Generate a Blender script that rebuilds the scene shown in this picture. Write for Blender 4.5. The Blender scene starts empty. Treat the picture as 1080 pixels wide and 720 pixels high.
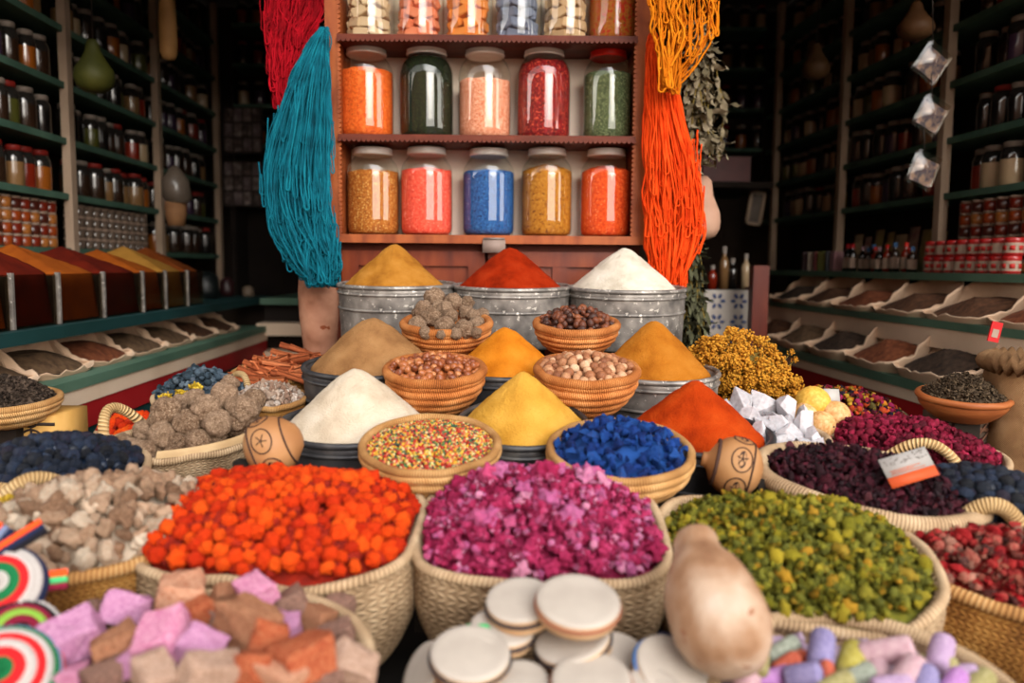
import bpy, bmesh, math, random
from mathutils import Vector, Matrix, Euler, noise as mnoise
C = bpy.context.scene.collection
PI = math.pi
R = random.Random(7)

# ------------------------------------------------------------------ camera
F = 850.0
EYE = Vector((0, 0, 1.35))
PITCH = math.atan(80 / F)
ROLL = 0.0085
def ray(px, py):
    u, v = (px - 540) / F, (360 - py) / F
    u, v = u * math.cos(ROLL) - v * math.sin(ROLL), v * math.cos(ROLL) + u * math.sin(ROLL)
    fw = Vector((0, math.cos(PITCH), -math.sin(PITCH)))
    up = Vector((0, math.sin(PITCH), math.cos(PITCH)))
    return Vector((1, 0, 0)) * u + up * v + fw
def at(px, py, Y):
    d = ray(px, py)
    return EYE + d * (Y / d.y)
def at_plane(px, py, p, n):
    d = ray(px, py)
    return EYE + d * ((p - EYE).dot(n) / d.dot(n))
def at_x(px, py, x0, slope):
    """point of the view ray on the upright plane X = x0 + slope*Y"""
    d = ray(px, py)
    t = (x0 + slope * EYE.y - EYE.x) / (d.x - slope * d.y)
    return EYE + d * t
def pix(p):
    q = p - EYE
    fw = Vector((0, math.cos(PITCH), -math.sin(PITCH)))
    up = Vector((0, math.sin(PITCH), math.cos(PITCH)))
    w = q.dot(fw)
    u, v = q.x / w, q.dot(up) / w
    u, v = u * math.cos(ROLL) + v * math.sin(ROLL), v * math.cos(ROLL) - u * math.sin(ROLL)
    return 540 + u * F, 360 - v * F
cam = bpy.data.cameras.new('camera'); cam.sensor_width = 36; cam.lens = 36 * F / 1080
cam.clip_start = .05; cam.clip_end = 100
cam.dof.use_dof = True; cam.dof.focus_distance = 1.6; cam.dof.aperture_fstop = 2.5
co = bpy.data.objects.new('camera', cam); C.objects.link(co)
co.matrix_world = Matrix.Translation(EYE) @ Matrix.Rotation(PI / 2 - PITCH, 4, 'X') @ Matrix.Rotation(ROLL, 4, 'Z')
bpy.context.scene.camera = co

# ------------------------------------------------------------------ materials
def lin(h):
    if not isinstance(h, str): return tuple(h) + ((1,) if len(h) == 3 else ())
    h = h.lstrip('#'); c = [int(h[i:i + 2], 16) / 255 for i in (0, 2, 4)]
    return tuple(x / 12.92 if x <= .04045 else ((x + .055) / 1.055) ** 2.4 for x in c) + (1,)
class NT:
    def __init__(s, name):
        s.m = bpy.data.materials.new(name); s.m.use_nodes = True
        s.t = s.m.node_tree; s.t.nodes.clear()
        s.out = s.n('OutputMaterial')
    def n(s, kind, **k):
        nd = s.t.nodes.new('ShaderNode' + kind)
        for a, b in k.items():
            if a in nd.inputs.keys(): s.set(nd.inputs[a], b)
            else: setattr(nd, a, b)
        return nd
    def set(s, sock, v):
        if isinstance(v, bpy.types.NodeSocket): s.t.links.new(v, sock)
        else: sock.default_value = v
    def math(s, op, a, b=None, c=None):
        nd = s.n('Math', operation=op); s.set(nd.inputs[0], a)
        if b is not None: s.set(nd.inputs[1], b)
        if c is not None: s.set(nd.inputs[2], c)
        return nd.outputs[0]
    def ramp(s, fac, cols, const=False):
        nd = s.n('ValToRGB'); s.set(nd.inputs[0], fac); e = nd.color_ramp.elements
        if const: nd.color_ramp.interpolation = 'CONSTANT'
        k = len(cols)
        stops = [(c if isinstance(c, tuple) and len(c) == 2 and isinstance(c[0], float) else ((i / k if const else (i / max(1, k - 1))), c)) for i, c in enumerate(cols)]
        while len(e) < k: e.new(.5)
        for i, (p, c) in enumerate(stops): e[i].position = p
        for i, (p, c) in enumerate(stops): e[i].color = lin(c)
        return nd.outputs[0]
    def rand(s):
        o = s.n('ObjectInfo').outputs['Random']; g = s.n('NewGeometry').outputs['Random Per Island']
        return s.math('FRACT', s.math('ADD', o, g))
    def done(s, sh):
        s.t.links.new(sh, s.out.inputs[0]); return s.m
MATS = {}
def mat(name, cols, rough=.75, scale=14, detail=4, bump=0., bscale=None, metal=0., rnd=0., spec=.25, coat=0., sss=0., const=False, stretch=None, speck=None):
    """cols: a ramp of colours, driven by noise and (share rnd) by a random number per piece"""
    if name in MATS: return MATS[name]
    t = NT(name)
    co_ = t.n('TexCoord').outputs['Object']
    if stretch: co_ = t.n('Mapping', Vector=co_, Scale=stretch).outputs[0]
    nz = t.n('TexNoise', Vector=co_, Scale=scale, Detail=detail).outputs[0]
    f = t.math('MULTIPLY_ADD', nz, 1.9, -.45)
    if rnd > 0:
        f = t.math('ADD', t.math('MULTIPLY', f, 1 - rnd), t.math('MULTIPLY', t.rand(), rnd))
    col = t.ramp(f, cols, const) if len(cols) > 1 else None
    if speck:
        sc, thr, sc_col = speck
        v = t.n('TexNoise', Vector=co_, Scale=sc, Detail=2).outputs[0]
        msk = t.math('GREATER_THAN', v, thr)
        mx = t.n('Mix', data_type='RGBA'); t.set(mx.inputs[0], msk)
        t.set(mx.inputs[6], col if col else lin(cols[0])); mx.inputs[7].default_value = lin(sc_col); col = mx.outputs[2]
    b = t.n('BsdfPrincipled', Roughness=rough, Metallic=metal)
    t.set(b.inputs['Base Color'], col if col else lin(cols[0]))
    b.inputs['Specular IOR Level'].default_value = spec
    if coat: b.inputs['Coat Weight'].default_value = coat; b.inputs['Coat Roughness'].default_value = .05
    if sss:
        b.inputs['Subsurface Weight'].default_value = sss; b.inputs['Subsurface Radius'].default_value = (.01, .005, .004); b.inputs['Subsurface Scale'].default_value = .5
    if bump:
        n2 = t.n('TexNoise', Vector=co_, Scale=bscale or scale * 3, Detail=4).outputs[0]
        bp = t.n('Bump', Strength=min(1, bump), Distance=.003 * max(1, bump)); t.set(bp.inputs['Height'], n2)
        t.set(b.inputs['Normal'], bp.outputs[0])
    MATS[name] = t.done(b.outputs[0]); return MATS[name]
def weave(name, cols, nu, nv, kind='plait', bump=.8, rough=.85):
    """woven palm or rope: the pattern lies in the surface's own u (around) and v (along)"""
    if name in MATS: return MATS[name]
    t = NT(name); uv = t.n('TexCoord').outputs['UV']; sp = t.n('SeparateXYZ', Vector=uv)
    u, v = t.math('MULTIPLY', sp.outputs[0], nu), t.math('MULTIPLY', sp.outputs[1], nv)
    if kind == 'plait':
        row = t.math('FLOOR', v); odd = t.math('MODULO', row, 2)
        sh = t.math('MULTIPLY', t.math('SUBTRACT', t.math('MULTIPLY', odd, 2), 1), t.math('FRACT', v))
        a = t.math('SINE', t.math('MULTIPLY', t.math('ADD', u, sh), 2 * PI))
        b_ = t.math('SINE', t.math('MULTIPLY', t.math('FRACT', v), PI))
        h = t.math('MULTIPLY', t.math('MULTIPLY_ADD', a, .5, .5), b_)
    elif kind == 'coil':
        a = t.math('SINE', t.math('MULTIPLY', t.math('ADD', u, v), 2 * PI))
        h = t.math('MULTIPLY_ADD', a, .5, .5)
    else:
        a = t.math('SINE', t.math('MULTIPLY', u, 2 * PI)); b_ = t.math('SINE', t.math('MULTIPLY', v, 2 * PI))
        h = t.math('MULTIPLY_ADD', t.math('MULTIPLY', a, b_), .5, .5)
    nz = t.n('TexNoise', Vector=t.n('TexCoord').outputs['Object'], Scale=22, Detail=5).outputs[0]
    f = t.math('ADD', t.math('MULTIPLY', h, .45), t.math('MULTIPLY_ADD', nz, 1.1, -.25))
    col = t.ramp(f, cols)
    b = t.n('BsdfPrincipled', Roughness=rough); t.set(b.inputs['Base Color'], col); b.inputs['Specular IOR Level'].default_value = .2
    bp = t.n('Bump', Strength=bump, Distance=.003); t.set(bp.inputs['Height'], h); t.set(b.inputs['Normal'], bp.outputs[0])
    MATS[name] = t.done(b.outputs[0]); return MATS[name]
def glass(name, tint='#ffffff', ior=1.55, rough=.02):
    if name in MATS: return MATS[name]
    t = NT(name); fc = t.n('LayerWeight', Blend=.5).outputs['Facing']; f0 = ((ior - 1) / (ior + 1)) ** 2
    f = t.math('MULTIPLY_ADD', t.math('POWER', fc, 5), 1 - f0, f0)
    tr = t.n('BsdfTransparent', Color=lin(tint)); g = t.n('BsdfGlossy', Roughness=rough)
    mx = t.n('MixShader'); t.set(mx.inputs[0], f); t.t.links.new(tr.outputs[0], mx.inputs[1]); t.t.links.new(g.outputs[0], mx.inputs[2])
    MATS[name] = t.done(mx.outputs[0]); return MATS[name]

# ------------------------------------------------------------------ mesh builder
class MB:
    def __init__(s): s.v, s.f, s.uv, s.mi = [], [], [], []
    def add(s, vs, fs, uvs=None, mi=0, M=None):
        b = len(s.v)
        s.v += [M @ Vector(p) for p in vs] if M else [Vector(p) for p in vs]
        for i, f in enumerate(fs):
            s.f.append([b + k for k in f]); s.uv.append(uvs[i] if uvs else None); s.mi.append(mi)
    def mesh(s, name, mats, smooth=True):
        me = bpy.data.meshes.new(name); me.from_pydata([tuple(p) for p in s.v], [], s.f)
        for m in (mats if isinstance(mats, (list, tuple)) else [mats]): me.materials.append(m)
        for i, p in enumerate(me.polygons): p.use_smooth = smooth; p.material_index = s.mi[i]
        if any(s.uv):
            l = me.uv_layers.new(name='uv')
            for i, p in enumerate(me.polygons):
                if s.uv[i]:
                    for k, li in enumerate(p.loop_indices): l.data[li].uv = s.uv[i][k]
        me.update(); return me
    def obj(s, name, mats, parent=None, smooth=True):
        return link(name, s.mesh(name, mats, smooth), parent)
    def grid(s, fn, nu, nv, cu=False, mi=0, flip=False):
        """a sheet of nu x nv quads; fn(a, b) with a, b in 0..1"""
        W = nu if cu else nu + 1
        vs = [fn(i / nu, j / nv) for j in range(nv + 1) for i in range(W)]
        fs, uvs = [], []
        for j in range(nv):
            for i in range(nu):
                a, b = j * W + i, j * W + (i + 1) % W; c, d = b + W, a + W
                q = [a, b, c, d]; w = [(i / nu, j / nv), ((i + 1) / nu, j / nv), ((i + 1) / nu, (j + 1) / nv), (i / nu, (j + 1) / nv)]
                if flip: q, w = q[::-1], w[::-1]
                fs.append(q); uvs.append(w)
        s.add(vs, fs, uvs, mi); return s
    def lathe(s, prof, seg=40, sup=2., ax=1., ay=1., wob=None, mi=0, M=None):
        """profile of (r, z) from the inside bottom outwards; sup = superellipse exponent"""
        n = len(prof)
        def fn(a, b):
            r, z = prof[min(n - 1, round(b * (n - 1)))]
            th = a * 2 * PI; c, d = math.cos(th), math.sin(th)
            k = (abs(c) ** sup + abs(d) ** sup) ** (-1 / sup)
            p = Vector((r * k * c * ax, r * k * d * ay, z))
            if wob: p = wob(p, th, b)
            return M @ p if M else p
        s.grid(fn, seg, n - 1, True, mi); return s
    def box(s, x0, x1, y0, y1, z0, z1, mi=0, M=None):
        vs = [(x, y, z) for z in (z0, z1) for y in (y0, y1) for x in (x0, x1)]
        s.add(vs, [(0, 2, 3, 1), (4, 5, 7, 6), (0, 1, 5, 4), (2, 6, 7, 3), (0, 4, 6, 2), (1, 3, 7, 5)], None, mi, M); return s
    def tube(s, pts, rad, seg=8, closed=False, mi=0, cap=True, ulen=None):
        pts = [Vector(p) for p in pts]; n = len(pts)
        rad = rad if isinstance(rad, (list, tuple)) else [rad] * n
        tg = []
        for i in range(n):
            a = pts[(i + 1) % n] if closed or i < n - 1 else pts[i]; b = pts[i - 1] if closed or i > 0 else pts[i]
            d = a - b; tg.append(d.normalized() if d.length > 1e-9 else Vector((0, 0, 1)))
        ref = tg[0].orthogonal().normalized(); vs = []
        for i in range(n):
            ref = ref - tg[i] * ref.dot(tg[i]); ref = ref.normalized() if ref.length > 1e-6 else tg[i].orthogonal().normalized()
            q = tg[i].cross(ref)
            for k in range(seg):
                th = 2 * PI * k / seg; vs.append(pts[i] + (ref * math.cos(th) + q * math.sin(th)) * rad[i])
        fs, uvs = [], []
        for i in range(n if closed else n - 1):
            j = (i + 1) % n
            for k in range(seg):
                l = (k + 1) % seg; fs.append((i * seg + k, i * seg + l, j * seg + l, j * seg + k))
                uvs.append([(i / n, k / seg), (i / n, (k + 1) / seg), ((i + 1) / n, (k + 1) / seg), ((i + 1) / n, k / seg)])
        if cap and not closed:
            fs += [tuple(range(seg))[::-1], tuple((n - 1) * seg + k for k in range(seg))]; uvs += [[(0, 0)] * seg] * 2
        s.add(vs, fs, uvs, mi); return s
    def extrude(s, poly, th, M, mi=0):
        """outline in local x,z swept th along local y"""
        n = len(poly)
        vs = [(x, 0, z) for x, z in poly] + [(x, th, z) for x, z in poly]
        fs = [tuple(range(n)), tuple(range(n, 2 * n))[::-1]] + [(i, i + n, (i + 1) % n + n, (i + 1) % n) for i in range(n)]
        s.add(vs, fs, None, mi, M); return s
def link(name, me, parent=None, M=None):
    o = bpy.data.objects.new(name, me); C.objects.link(o)
    if parent: o.parent = parent
    if M is not None: o.matrix_world = M
    return o
def tag(o, label=None, cat=None, group=None, kind=None):
    if label: o['label'] = label
    if cat: o['category'] = cat
    if group: o['group'] = group
    if kind: o['kind'] = kind
    return o
def thing(name, M, label, cat, group=None):
    o = bpy.data.objects.new(name, None); C.objects.link(o)
    o.matrix_world = M if isinstance(M, Matrix) else Matrix.Translation(M)
    o.empty_display_size = .02
    return tag(o, label, cat, group)
def T(p): return Matrix.Translation(Vector(p))
def RX(a): return Matrix.Rotation(math.radians(a), 4, 'X')
def RY(a): return Matrix.Rotation(math.radians(a), 4, 'Y')
def RZ(a): return Matrix.Rotation(math.radians(a), 4, 'Z')
def SC(x, y=None, z=None): return Matrix.Diagonal((x, y if y else x, z if z else x, 1))
def rrot(rg=R): return Euler((rg.uniform(0, 6.28), rg.uniform(0, 6.28), rg.uniform(0, 6.28))).to_matrix().to_4x4()
ORD = ['first', 'second', 'third', 'fourth', 'fifth', 'sixth', 'seventh', 'eighth', 'ninth', 'tenth', 'eleventh', 'twelfth', 'thirteenth', 'fourteenth', 'fifteenth', 'sixteenth', 'seventeenth', 'eighteenth', 'nineteenth', 'twentieth']
def in_rows(objs, nrow, text):
    """gives each object its own label by its row (far to near) and place in the row; text has {row} and {n}"""
    byy = sorted(objs, key=lambda o: pix(o.matrix_world.translation)[1]); k = math.ceil(len(byy) / nrow)
    names = {1: [''], 2: ['far', 'near'], 3: ['far', 'middle', 'near'], 4: ['farthest', 'second', 'third', 'nearest']}
    nm = names.get(nrow) or [ORD[i] for i in range(nrow)]
    for r in range(nrow):
        row = sorted(byy[r * k:(r + 1) * k], key=lambda o: pix(o.matrix_world.translation)[0])
        for i, o in enumerate(row): o['label'] = text.format(row=nm[r], n=ORD[i] if i < 20 else str(i), of=len(row))

# ------------------------------------------------------------------ small pieces (unit size, about 1 across)
def ico(sub, fn):
    bm = bmesh.new(); bmesh.ops.create_icosphere(bm, subdivisions=sub, radius=.5)
    vs = [fn(v.co.copy()) for v in bm.verts]; fs = [[v.index for v in f.verts] for f in bm.faces]; bm.free(); return vs, fs
def nz(p, f, s=0): return mnoise.noise(Vector(p) * f + Vector((s * 7.3, s * 3.1, s * 5.7)))
def p_crumple(s, sub=2, amp=.35, fr=3.2, sq=(1, 1, 1)):
    m = MB(); vs, fs = ico(sub, lambda p: Vector((p.x * sq[0], p.y * sq[1], p.z * sq[2])) * (1 + amp * nz(p, fr, s) * 1.6 + amp * .5 * nz(p, fr * 2.6, s + 9))); m.add(vs, fs); return m
def p_petal(m, M, w, l, curl, cup, s):
    def fn(a, b):
        x = (a - .5) * w * math.sin(PI * min(.97, .12 + b * .8)) ** .7
        ang = curl * b; y = l * b * math.cos(ang * .6); z = l * b * math.sin(ang * .6) + cup * (x / w) ** 2 * 4 * l * .3
        return M @ (Vector((x, y, z)) + Vector((nz((a, b, 0), 3, s), nz((b, a, 1), 3, s), nz((a, b, 2), 3, s))) * .09)
    m.grid(fn, 4, 4)
def p_flower(s, n=6, w=.55, l=.5, core=.5):
    rg = random.Random(s); m = MB()
    if core:
        vs, fs = ico(2, lambda p: p * core * 1.3 * (1 + .5 * nz(p, 4, s))); m.add(vs, fs)
    for i in range(n):
        p_petal(m, RZ(360 * i / n + rg.uniform(-25, 25)) @ RX(rg.uniform(-10, 60)), w * rg.uniform(.7, 1.1), l * rg.uniform(.75, 1.15), rg.uniform(.4, 2.2), rg.uniform(.3, 1.2), s * 13 + i)
    return m
def p_hull(s, n=16, sq=(1, 1, 1), bev=.04):
    rg = random.Random(s); bm = bmesh.new()
    for i in range(n):
        v = Vector((rg.gauss(0, 1), rg.gauss(0, 1), rg.gauss(0, 1))).normalized() * rg.uniform(.4, .56)
        bm.verts.new((v.x * sq[0], v.y * sq[1], v.z * sq[2]))
    bmesh.ops.convex_hull(bm, input=bm.verts)
    for v in [v for v in bm.verts if not v.link_faces]: bm.verts.remove(v)
    if bev: bmesh.ops.bevel(bm, geom=bm.edges[:] + bm.verts[:], offset=bev, segments=2, affect='EDGES', profile=.6, clamp_overlap=True)
    m = MB(); bm.verts.index_update(); m.add([v.co.copy() for v in bm.verts], [[v.index for v in f.verts] for f in bm.faces]); bm.free(); return m
def p_rock(s, sq=(1, 1, 1), n=15, amp=.05, cuts=2):
    h = p_hull(s, n, sq, .03); bm = bmesh.new(); me = h.mesh('tmp', []); bm.from_mesh(me); bpy.data.meshes.remove(me)
    bmesh.ops.triangulate(bm, faces=bm.faces[:]); bmesh.ops.subdivide_edges(bm, edges=[e for e in bm.edges if e.calc_length() > .12], cuts=cuts, use_grid_fill=True)
    bm.verts.index_update(); m = MB()
    m.add([v.co + v.co.normalized() * (amp * nz(v.co, 4, s) + amp * .5 * nz(v.co, 11, s)) for v in bm.verts], [[v.index for v in f.verts] for f in bm.faces]); bm.free(); return m
def p_block(s, sq=(1, .8, .75), amp=.075):
    """a broken blocky lump: hull of jittered box corners and edges"""
    rg = random.Random(s); bm = bmesh.new()
    for x in (-1, 1):
        for y in (-1, 1):
            for z in (-1, 1):
                for _ in range(2): bm.verts.new((x * .42 * sq[0] * rg.uniform(.72, 1.1), y * .42 * sq[1] * rg.uniform(.68, 1.1), z * .42 * sq[2] * rg.uniform(.68, 1.1)))
    bmesh.ops.convex_hull(bm, input=bm.verts)
    for v in [v for v in bm.verts if not v.link_faces]: bm.verts.remove(v)
    bmesh.ops.bevel(bm, geom=bm.edges[:] + bm.verts[:], offset=.045, segments=2, affect='EDGES', profile=.6, clamp_overlap=True)
    bmesh.ops.triangulate(bm, faces=bm.faces[:]); bmesh.ops.subdivide_edges(bm, edges=[e for e in bm.edges if e.calc_length() > .1], cuts=3, use_grid_fill=True)
    bm.verts.index_update(); m = MB()
    m.add([v.co + v.co.normalized() * (amp * nz(v.co, 4, s) + amp * .6 * nz(v.co, 10, s)) for v in bm.verts], [[v.index for v in f.verts] for f in bm.faces]); bm.free(); return m
def p_berry(s):
    m = MB(); rg = random.Random(s)
    def fn(p):
        r = 1 + .1 * nz(p, 3, s)
        if p.z > .36: r *= 1 - 1.6 * (p.z - .36)
        return p * r
    vs, fs = ico(3, fn); m.add(vs, fs)
    m.tube([(.15 * math.cos(t), .15 * math.sin(t), .4) for t in [i * PI / 5 for i in range(10)]], .045, 5, True); return m
def p_nut(s, tip=.12, sq=(1, .8, .8)):
    m = MB(); vs, fs = ico(3, lambda p: Vector((p.x * sq[0] + (tip * max(0, p.x * 2) ** 6), p.y * sq[1], p.z * sq[2])) * (1 + .06 * nz(p, 3, s))); m.add(vs, fs); return m
def p_sprig(s, n=26, r=.2):
    rg = random.Random(s); m = MB()
    for i in range(n):
        d = Vector((rg.gauss(0, 1), rg.gauss(0, 1), rg.gauss(.4, .8))).normalized() * rg.uniform(.25, .48); q = r * rg.uniform(.7, 1.2)
        vs, fs = ico(1, lambda p: d + p * q * (1 + .3 * nz(p, 5, s + i))); m.add(vs, fs)
    return m
def protos(name, fn, seeds, m, smooth=True): return [fn(s).mesh(name, m, smooth) for s in seeds]

# ------------------------------------------------------------------ containers and heaps
SUPPORTS = []
def frame_at(rim_c, tilt, yaw, h):
    """matrix of a vessel whose rim centre sits at rim_c"""
    rot = RX(tilt) @ RZ(yaw)
    return T(rim_c) @ rot @ T((0, 0, -h))
def support(M, r, h=None):
    p = M.translation; SUPPORTS.append((p.x, p.y, p.z, r))
# ------------------------------------------------------------------ baskets, buckets, heaps
PALM = ['#5a4026', '#94703f', '#c39a62', '#e0c08c']
PALE = ['#5e4a36', '#957a5c', '#b99c7a', '#d6bf9e']
REED = ['#4a2d15', '#93602c', '#c08a45', '#ddb06a']
ORNG = ['#5f2f14', '#a55a28', '#cf8345', '#e8ae72']
m_coil = weave('coiled_palm', ORNG, 150, 5, 'coil', .45)
m_coil_pale = weave('coiled_pale_palm', ['#6a4426', '#a87642', '#cf9f64', '#e6c796'], 170, 5, 'coil', .45)
m_plait = weave('plaited_palm', PALE, 84, 30, 'plait', .9)
m_plait_brown = weave('plaited_brown_palm', REED, 120, 30, 'plait', .9)
m_rope = weave('twisted_palm_rope', PALE, 190, 1, 'coil', .5)
m_rope_brown = weave('twisted_brown_rope', ['#5e3c22', '#946638', '#b08450', '#c8a474'], 170, 1, 'coil', .5)
m_rope_or = weave('twisted_reed_rope', ['#54290f', '#8f4e22', '#b46e36', '#cc945c'], 160, 1, 'coil', .5)
m_handle = weave('rope_handle', ['#7a5c38', '#b08c5c', '#d0ae7c', '#e6cda0'], 26, 1, 'coil', 1.)
def sup_pt(th, rx, ry, e):
    c, d = math.cos(th), math.sin(th); k = (abs(c) ** e + abs(d) ** e) ** (-1 / e)
    return Vector((c * k * rx, d * k * ry, 0))
def basket(name, M, rx, ry, h, label, cat, e=2., taper=.7, coils=0, mats=None, rim=.008, wav=0., group=None, handles=(), bulge=.03, seed=1, rimdip=0.):
    """open basket; local origin on its base, rim at z = h. handles: (angle, span, height, lean) rope loops on the rim"""
    m_body, m_rim = mats or (m_coil, m_rope_or)
    root = thing(name, M, label, cat, group)
    def wob(p, th, b):
        hh = max(0, p.z / h)
        p.z += hh * (wav * nz((math.cos(th) * 1.5, math.sin(th) * 1.5, 0), 1.5, seed) + rimdip * math.sin(th)); k = 1 + .04 * wav / .01 * .2 * nz((math.cos(th), math.sin(th), hh), 2, seed)
        return Vector((p.x * k, p.y * k, p.z))
    n = max(14, coils * 7); prof = [(0, 0)]
    for i in range(n + 1):
        t = i / n; r = taper + (1 - taper) * (math.sin(t * PI / 2) ** .85) + bulge * math.sin(PI * t)
        if coils: r += .05 * abs(math.sin(PI * coils * t)) ** .7
        prof.append((r, h * t))
    th_ = .07
    for i in range(6):
        t = 1 - i / 6 * .85; prof.append((taper + (1 - taper) * (math.sin(t * PI / 2) ** .85) + bulge * math.sin(PI * t) - th_, h * t))
    prof.append((0, h * .15))
    MB().lathe(prof, 72, e, rx, ry, wob).obj('basket_body', m_body, root)
    pts = [wob(sup_pt(2 * PI * i / 72, rx * .985, ry * .985, e) + Vector((0, 0, h)), 2 * PI * i / 72, 1) for i in range(72)]
    MB().tube(pts, rim, 10, True).obj('rim', m_rim, root)
    for (a, span, hh, lean) in handles:
        ps = []
        for i in range(19):
            t = i / 18; th = math.radians(a + span * (t - .5)); q = sup_pt(th, rx, ry, e)
            up = math.sin(PI * t) ** .8
            ps.append(q * (1 + lean * up) + Vector((0, 0, h + hh * up - .004)))
        MB().tube(ps, rim * 1.25, 10).obj('handle', m_handle, root)
    support(M, min(rx, ry) * taper * .8)
    root['_'] = 0; del root['_']
    return dict(M=M, rx=rx * .93, ry=ry * .93, h=h, e=e, root=root, wob=wob)
m_zinc = mat('galvanised_steel', ['#4e4a48', '#77716c', '#938c85', '#b4ada5'], .5, 30, 6, .12, 60, metal=.55, spec=.5, speck=(95, .66, '#c9c2b8'))
m_zinc_dk = mat('tarnished_steel', ['#2b2b2e', '#454446', '#66625e'], .5, 26, 6, .12, 60, metal=.55, spec=.5)
def bucket(M, r, h, label, m=None, hoops=(.97, .62)):
    m = m or m_zinc; root = thing('steel_bucket', M, label, 'bucket')
    prof = [(0, .002), (.95, 0), (.96, .004)] + [(.96 + .04 * i / 12, h * i / 12) for i in range(1, 13)]
    prof = [(a * r, b) for a, b in prof] + [(r * .955, h), (r * .945, h * .7), (0, h * .7)]
    MB().lathe(prof, 64).obj('bucket_wall', m, root)
    ring = lambda z, k=1.: [(r * (.962 + .04 * z / h) * k * math.cos(2 * PI * i / 64), r * (.962 + .04 * z / h) * k * math.sin(2 * PI * i / 64), z) for i in range(64)]
    MB().tube(ring(h, .99), .0055, 8, True).obj('rolled_rim', m, root)
    for q in hoops[0:]: MB().tube(ring(h * q - .012 if q > .9 else h * q), .0035, 8, True).obj('hoop', m, root)
    support(M, r * .8)
    return root
def mound(M, r, H, label, m, seed=1, a=.13, r0=None):
    """a cone of powder; origin on the bucket's rim"""
    k = lambda q: (math.sqrt(q * q + a * a) - a) / (math.sqrt(1 + a * a) - a)
    def fn(u, b):
        th = 2 * PI * u; q = b ** .9
        p = Vector((r * q * math.cos(th), r * q * math.sin(th), H * (1 - k(q))))
        p.z += H * .05 * nz(p, 14, seed) * (1 - .4 * q) + H * .02 * nz(p, 45, seed) + H * .014 * nz(p, 130, seed); w = 1 + .03 * nz((math.cos(th), math.sin(th), q), 2.2, seed) * q
        return Vector((p.x * w, p.y * w, p.z - (.012 if b > .985 else 0)))
    m_ = MB(); m_.grid(fn, 96, 44, True, 0, False)
    m_.lathe([(0, -.03), (r * .98, -.03), (r * .99, -.012)], 48)
    o = m_.obj('spice_mound', m); o.matrix_world = M
    return tag(o, label, 'spice powder', None, 'stuff')
def poisson(n, inside, rg, box, cand=14):
    pts = []; 
    while len(pts) < n:
        best, bd = None, -1
        for _ in range(cand):
            for _t in range(50):
                q = (rg.uniform(-box[0], box[0]), rg.uniform(-box[1], box[1]))
                if inside(*q): break
            d = min(((q[0] - p[0]) ** 2 + (q[1] - p[1]) ** 2 for p in pts), default=9)
            if d > bd: best, bd = q, d
        pts.append(best)
    return pts
def heap_fn(B, dome, lift, seed=0, lump=.0, pw=1.6):
    e = B['e']
    def rho(x, y): return (abs(x / B['rx']) ** e + abs(y / B['ry']) ** e) ** (1 / e)
    def z(x, y):
        q = min(1, rho(x, y)); return B['h'] + lift + dome * (1 - q ** pw) + lump * nz((x, y, 0), 14, seed) * (1 - q)
    return rho, z
def fill(B, name, meshes, n, size, label, cat, group, dome=.03, lift=-.008, seed=1, rest=0, rest_label=None, under=None, var=.25, lump=.01, rot=None, sink=0., mixw=None, pw=1.6, edge=.97, restname=None, usink=.4, rsink=.16):
    """lays n separate pieces over the heap in basket B; the rest below them is one object"""
    rg = random.Random(seed); rho, zf = heap_fn(B, dome, lift, seed, lump, pw); out = []
    pts = poisson(n, lambda x, y: rho(x, y) < edge, rg, (B['rx'], B['ry']))
    for (x, y) in pts:
        me = rg.choices(meshes, mixw)[0]; s = size * rg.uniform(1 - var, 1 + var)
        M = B['M'] @ T((x, y, zf(x, y) + s * .22 - sink)) @ (rot(rg) if rot else rrot(rg)) @ SC(s)
        o = link(name, me, None, M); tag(o, label, cat, group); out.append(o)
    if under:
        m = MB()
        m.grid(lambda a, b: (lambda p: Vector((p.x, p.y, zf(p.x, p.y) - size * usink + size * .25 * nz(p, .9 / size, seed))))(sup_pt(a * 2 * PI, B['rx'] * b * 1.0, B['ry'] * b * 1.0, B['e'])), 64, 26, True)
        for i in range(rest):
            me = rg.choices(meshes, mixw)[0]; s = size * rg.uniform(.75, 1.1)
            while True:
                x, y = rg.uniform(-B['rx'], B['rx']), rg.uniform(-B['ry'], B['ry'])
                if rho(x, y) < .95: break
            m.add([v.co for v in me.vertices], [list(p.vertices) for p in me.polygons], None, 0, T((x, y, zf(x, y) - size * rsink + size * .2 * rg.random())) @ rrot(rg) @ SC(s))
        o = m.obj(restname or name + '_heap', under); o.matrix_world = B['M']
        tag(o, rest_label, cat, None, 'stuff')
    return out
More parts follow.
